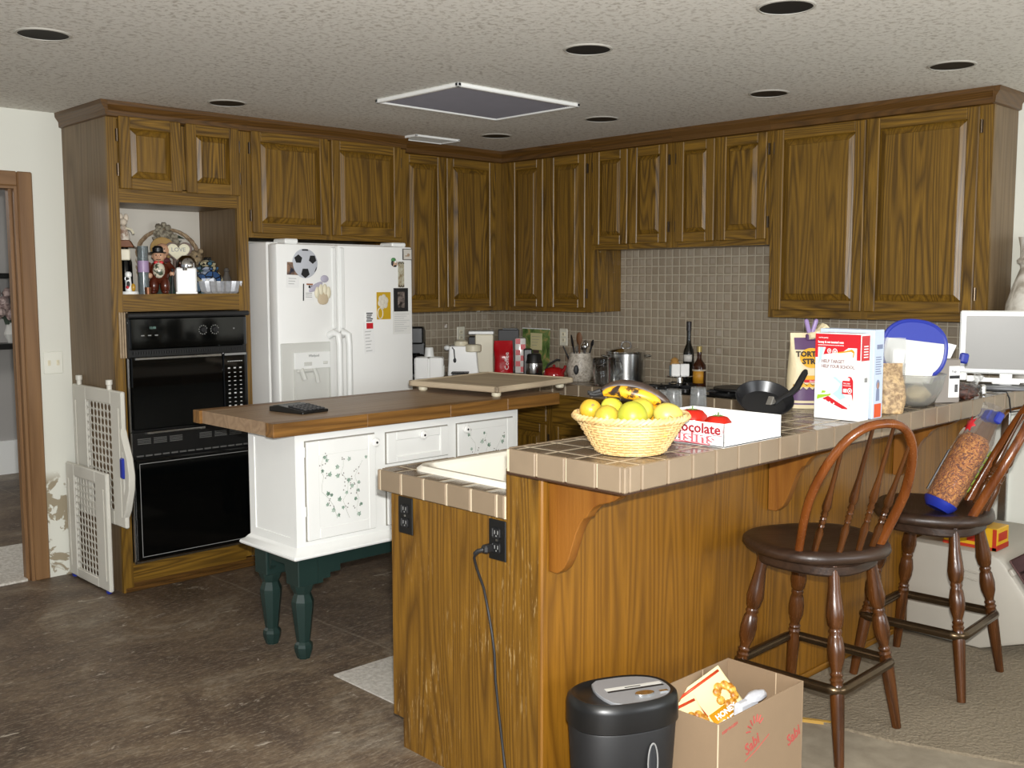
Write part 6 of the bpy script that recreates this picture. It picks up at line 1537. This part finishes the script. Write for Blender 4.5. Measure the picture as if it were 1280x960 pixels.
# portly figurine
t = N_('gentleman_figurine', 'stout painted gentleman figurine with bowler hat and cane in niche', 'figurine', 2.378, 5.02)
t.scale = (.9, .9, .95)
REDB = paint('red_brown_glaze', '#552415', .2, .2, 12); SKIN = paint('flesh_glaze', '#c79a7c', .3)
m = MB(); m.ell((0, 0, .115), (.058, .046, .065)); m.ell((-.03, -.012, .045), (.028, .034, .05)); m.ell((.03, -.012, .045), (.028, .034, .05)); m.ell((-.032, -.035, .012), (.022, .035, .013)); m.ell((.032, -.035, .012), (.022, .035, .013))
m.tube([(-.045, 0, .16), (-.072, -.015, .12), (-.05, -.045, .1)], [.02, .019, .016], 10); m.tube([(.045, 0, .16), (.075, -.015, .125), (.07, -.045, .11)], [.02, .019, .016], 10); m.build('body', REDB, t, smooth=1)
m = MB(); m.ell((0, -.03, .125), (.034, .024, .045)); m.build('checked_waistcoat', speck('checked_waistcoat_glaze', '#3f4a38', '#cfc6b2', 45, .3, .45, .5, 0), t)
m = MB(); m.ell((.0, -.005, .20), (.034, .03, .034)); m.ell((0, -.036, .197), .008); m.ell((-.033, 0, .2), (.006, .008, .01)); m.ell((.033, 0, .2), (.006, .008, .01)); m.ell((-.048, -.05, .098), .015); m.ell((.07, -.052, .108), .014); m.build('head_and_hands', SKIN, t)
m = MB(); m.ell((-.012, -.033, .206), .0035); m.ell((.012, -.033, .206), .0035); m.tube([(-.012, -.033, .184), (0, -.037, .181), (.012, -.033, .184)], .002, 5); m.build('eyes_and_mouth', BLACKM, t)
m = MB(); m.lathe([(0, .219), (.044, .218), (.046, .222), (.03, .226), (.029, .245), (.018, .256), (0, .258)], (-.004, 0, 0), 22); m.build('bowler_hat', BLACKP, t)
m = MB(); m.ell((-.014, -.034, .168), (.012, .005, .008)); m.ell((.014, -.034, .168), (.012, .005, .008)); m.build('red_bow_tie', RED, t)
m = MB(); m.tube([(.072, -.058, .125), (.07, -.06, .06), (.066, -.06, .002)], .005, 8); m.ell((.072, -.058, .13), .008); m.build('cane', BLACKP, t)
# wicker hoop wreath
t = N_('hoop_wreath', 'large wicker hoop wreath with dried flower bow at niche back', 'wreath', 2.58, 5.345)
m = MB()
for j in range(3): m.tube([(.165 * math.cos(a) + .006 * math.cos(9 * a + j * 2), .006 * math.sin(9 * a + j * 2), .175 + .17 * math.sin(a)) for a in [2 * PI * k / 64 for k in range(64)]], .008, 6, closed=True)
m.build('hoop', speck('twig_brown', '#7d654c', '#a08a6c', 60, .7, .4, .6, .4), t, smooth=1)
m = MB()
for k in range(26): m.ell((random.uniform(-.06, .05), random.uniform(-.045, -.01), .31 + random.uniform(-.04, .06)), random.uniform(.012, .022), seg=8, rings=6, bump=.4)
m.build('dried_flowers', speck('dried_grey_flowers', '#6b6253', '#a29a86', 40, .8, .4, .6, .3), t)
m = MB()
for k in range(12):
    a = random.uniform(0, 6.28); x, z = random.uniform(-.05, .06), .27 + random.uniform(-.05, .03)
    m.faces([(x, -.04, z), (x + .02 * math.cos(a), -.05, z + .02 * math.sin(a)), (x + .05 * math.cos(a), -.045, z + .05 * math.sin(a)), (x + .02 * math.cos(a + .9), -.04, z + .02 * math.sin(a + .9))], [(0, 1, 2, 3)])
m.build('dark_leaves', paint('dark_olive_leaf', '#2f3a2c', .5), t)
m = MB(); m.tube([(-.03, -.03, .20), (-.1, -.035, .215), (-.17, -.03, .25), (-.21, -.02, .27)], [.016, .02, .016, .006], 8, flat=.35); m.build('ribbon_tail', paint('taupe_ribbon', '#9a8c7c', .6), t)
t = N_('heart_plaque', 'cream heart plaque reading LOVE above the white canister', 'plaque', 2.535, 5.12, ZN + .17)
Q = Matrix.Translation((0, 0, .05)) @ Matrix.Rotation(PI / 2, 4, 'X')
hp = []
for k in range(40):
    a = 2 * PI * k / 40; hp.append((.0036 * 16 * math.sin(a) ** 3, .0034 * (13 * math.cos(a) - 5 * math.cos(2 * a) - 2 * math.cos(3 * a) - math.cos(4 * a))))
m = MB(); m.prism([(x * 1.2, y * 1.2) for x, y in hp], 'z', -.01, 0, M=Q, bev=.002); m.build('brown_backing', paint('mauve_brown_wood', '#6b564e', .6, .1, 20), t)
m = MB(); m.prism(hp, 'z', 0, .008, M=Q, bev=.002); m.build('heart_face', paint('cream_crackle', '#d9d3b4', .5, .1, 60), t)
m = MB(); m.text('LOVE', .03, Q @ Matrix.Translation((0, .0, .0085)), align='CENTER', bold=.0004); m.build('lettering', GREYM, t)
m = MB(); m.box(-.03, .03, .012, .03, -.17, .02, bev=.004); m.build('rear_post', paint('brown_post', '#5a4638', .6), t)
t = N_('angel_doll', 'reddish haired doll with round straw hat behind the gentleman', 'doll', 2.47, 5.17)
m = MB(); m.lathe([(0, 0), (.06, 0), (.05, .08), (.035, .15), (.02, .19), (0, .19)], seg=20); m.build('green_dress', paint('dull_green_cloth', '#3f5247', .8, .15, 25), t)
m = MB(); m.ell((0, -.01, .225), (.036, .032, .038)); m.ell((0, -.043, .22), .006); m.build('face', SKIN, t)
m = MB(); m.ell((-.012, -.04, .232), .003); m.ell((.012, -.04, .232), .003); m.build('eyes', BLACKM, t)
m = MB(); m.lathe([(.03, .0), (.06, .002), (.062, .006), (.035, .012), (0, .03)], M=Matrix.Translation((0, .012, .235)) @ Matrix.Rotation(-1.2, 4, 'X'), seg=24); m.build('straw_hat', paint('straw_hat', '#a5854e', .7, .12, 40), t)
m = MB(); m.ell((0, -.03, .175), (.04, .02, .02), bump=.3); m.build('wine_scarf', paint('wine_scarf', '#5c2c30', .8), t)
t = N_('plush_bear', 'brown tweed plush bear standing behind canister, right of the hoop', 'toy', 2.66, 5.20)
TW = speck('tweed_plush', '#5f503e', '#9a8768', 45, .9, .4, .6, .6)
m = MB(); m.ell((0, 0, .08), (.05, .042, .08), bump=.15); m.ell((0, -.005, .185), (.048, .042, .045), bump=.12); m.ell((-.035, 0, .225), (.016, .01, .016)); m.ell((.035, 0, .225), (.016, .01, .016)); m.tube([(-.04, -.01, .13), (-.06, -.03, .09)], [.02, .017], 8); m.tube([(.04, -.01, .13), (.06, -.03, .09)], [.02, .017], 8); m.ell((-.03, -.035, .02), (.022, .03, .02)); m.ell((.03, -.035, .02), (.022, .03, .02)); m.build('plush_body', TW, t, smooth=1)
m = MB(); m.ell((0, -.045, .175), (.02, .015, .016)); m.build('muzzle', paint('tan_plush', '#b09a78', .9), t)
m = MB(); m.ell((0, -.059, .18), .006); m.ell((-.017, -.04, .198), .005); m.ell((.017, -.04, .198), .005); m.build('eyes_and_nose', BLACKP, t)
t = N_('white_canister', 'square white canister with polished steel dome lid in niche', 'canister', 2.515, 5.0)
m = MB(); m.box(-.05, .05, -.045, .045, 0, .135, bev=.006); m.box(-.053, .053, -.048, .048, .0, .012, bev=.003); m.build('canister_body', WHITE, t)
m = MB(); m.lathe([(.05, .133), (.052, .14), (.05, .16), (.042, .18), (.025, .195), (0, .2)], seg=30); m.build('dome_lid', CHROME, t)
m = MB(); m.lathe([(0, .12), (.012, .12), (.014, .135), (0, .14)], (-.005, -.05, 0), 14); m.build('spout', CHROME, t)
t = N_('stained_glass_jar', 'blue and green stained glass jar with stepped lid in niche', 'jar', 2.70, 5.125)
t.scale = (1, 1, 1.15)
SG = NT('stained_glass'); v = SG.n('ShaderNodeTexVoronoi', _Scale=26); SG.l(SG.obj(), v.inputs['Vector']); e = SG.n('ShaderNodeTexVoronoi', feature='DISTANCE_TO_EDGE', _Scale=26); SG.l(SG.obj(), e.inputs['Vector'])
sc = SG.n('ShaderNodeSeparateColor'); SG.l(v.outputs['Color'], sc.inputs[0]); SG.l(SG.mix(SG.math('LESS_THAN', e.outputs['Distance'], .06), SG.ramp(sc.outputs[0], [(.2, hx('#3c5a86')), (.45, hx('#4e7a5c')), (.65, hx('#7d8fae')), (.85, hx('#b4ab8c'))]), hx('#1a1a1c')), SG.b.inputs['Base Color']); SG.set(Roughness=.15); SG = SG.m
m = MB(); m.lathe([(0, .0), (.075, .0), (.085, .02), (.082, .07), (.06, .10), (.045, .105), (0, .105)], seg=8, rot=PI / 8); m.build('jar_body', SG, t, smooth=.3)
m = MB(); m.lathe([(.045, .105), (.062, .112), (.06, .122), (.042, .128), (.05, .134), (.045, .145), (.02, .155), (0, .155)], seg=8, rot=PI / 8); m.build('lid', SG, t, smooth=.3)
m = MB()
for a in range(4): m.ell((.012 * math.cos(a * PI / 2), .012 * math.sin(a * PI / 2), .16), .009, seg=8, rings=6)
m.build('lid_finial', BLACKP, t)
m = MB(); m.ell((-.012, -.082, .045), (.014, .005, .013)); m.ell((.016, -.082, .043), (.013, .005, .012)); m.build('pale_glass_roses', paint('pale_rose_glass', '#c9c6cc', .15), t)
m = MB(); m.tube([(-.08, -.01, .03), (-.12, -.02, .06), (-.125, -.02, .1), (-.14, -.022, .12)], [.016, .013, .009, .007], 8); m.build('dark_spout', BLACKP, t)
t = N_('cut_glass_dish', 'sparkling cut glass dish at the front right of niche', 'dish', 2.69, 4.972)
m = MB(); n = 40; V = []
def fl(r, z, e=.004): return [(r * 1.5 * math.cos(2 * PI * k / n) * (1 + (e / r) * (1 if k % 2 else -1)), r * .62 * math.sin(2 * PI * k / n) * (1 + (e / r) * (1 if k % 2 else -1)), z) for k in range(n)]
loftm(m, [fl(.05, 0, .002), fl(.062, .012), fl(.068, .05, .005), fl(.07, .066, .005), fl(.066, .066, .004), fl(.06, .018, .003)]); m.build('dish_body', paint('cut_crystal', '#c4c4c6', .12, .2, 60, metal=.55), t, smooth=.2)
t = N_('perfume_bottle', 'small smoky glass bottle at the right end of niche', 'bottle', 2.775, 5.06)
m = MB(); m.lathe([(0, 0), (.022, 0), (.026, .02), (.024, .08), (.014, .1), (.012, .115), (.016, .12), (.01, .135), (0, .138)], seg=18); m.build('bottle_body', paint('smoky_grey_glass', '#5f5a54', .12, .2, 10), t)

# ------------------------------------------------------------------ camera and light
cam = bpy.data.cameras.new('camera'); co = bpy.data.objects.new('camera', cam); COL.objects.link(co)
cam.sensor_width = 36; cam.sensor_fit = 'HORIZONTAL'; cam.lens = 1288.85 / 1280 * 36
cam.clip_start = .05
yaw, pit, rol = math.radians(45.88), math.radians(-5.608), math.radians(-.0926)
fw = Vector((math.cos(pit) * math.cos(yaw), math.cos(pit) * math.sin(yaw), math.sin(pit)))
rt = Vector((math.sin(yaw), -math.cos(yaw), 0)); up = rt.cross(fw)
r2 = rt * math.cos(rol) + up * math.sin(rol); u2 = up * math.cos(rol) - rt * math.sin(rol)
co.matrix_world = Matrix(((r2.x, u2.x, -fw.x, 0), (r2.y, u2.y, -fw.y, 0), (r2.z, u2.z, -fw.z, 1.5294), (0, 0, 0, 1)))
SC.camera = co
def area(name, loc, tgt, sx, sy, energy, col=(1, 1, 1)):
    l = bpy.data.lights.new(name, 'AREA'); l.shape = 'RECTANGLE'; l.size = sx; l.size_y = sy; l.energy = energy; l.color = col
    o = bpy.data.objects.new(name, l); COL.objects.link(o); o.location = loc
    o.rotation_euler = (Vector(tgt) - Vector(loc)).to_track_quat('-Z', 'Y').to_euler(); return o
area('camera_flash', (.03, .0, 1.62), (3.2, 3.3, 1.1), .05, .03, FLASH, (1, .99, .965))
area('hall_fill', (.6, 7.2, 2.2), (1.8, 7.6, 0), .5, .5, 26, (1, .97, .94))  # unseen fill light, added to brighten the hall behind the doorway
area('daylight_window', (-1.2, -2.2, 1.5), (3, 3.5, 1.2), 2.2, 1.4, WIN, (.93, .97, 1))
area('daylight_side_window', (3.2, -2.3, 1.4), (3.6, 3, 1.0), 1.8, 1.3, WIN2, (.93, .97, 1))
w = bpy.data.worlds.new('world'); SC.world = w; w.use_nodes = True
bg = w.node_tree.nodes['Background']; bg.inputs[0].default_value = (.86, .92, 1, 1); bg.inputs[1].default_value = AMB
vs = SC.view_settings; vs.view_transform = 'Standard'; vs.look = 'None'; vs.gamma = 1; vs.use_curve_mapping = False; vs.exposure = 0
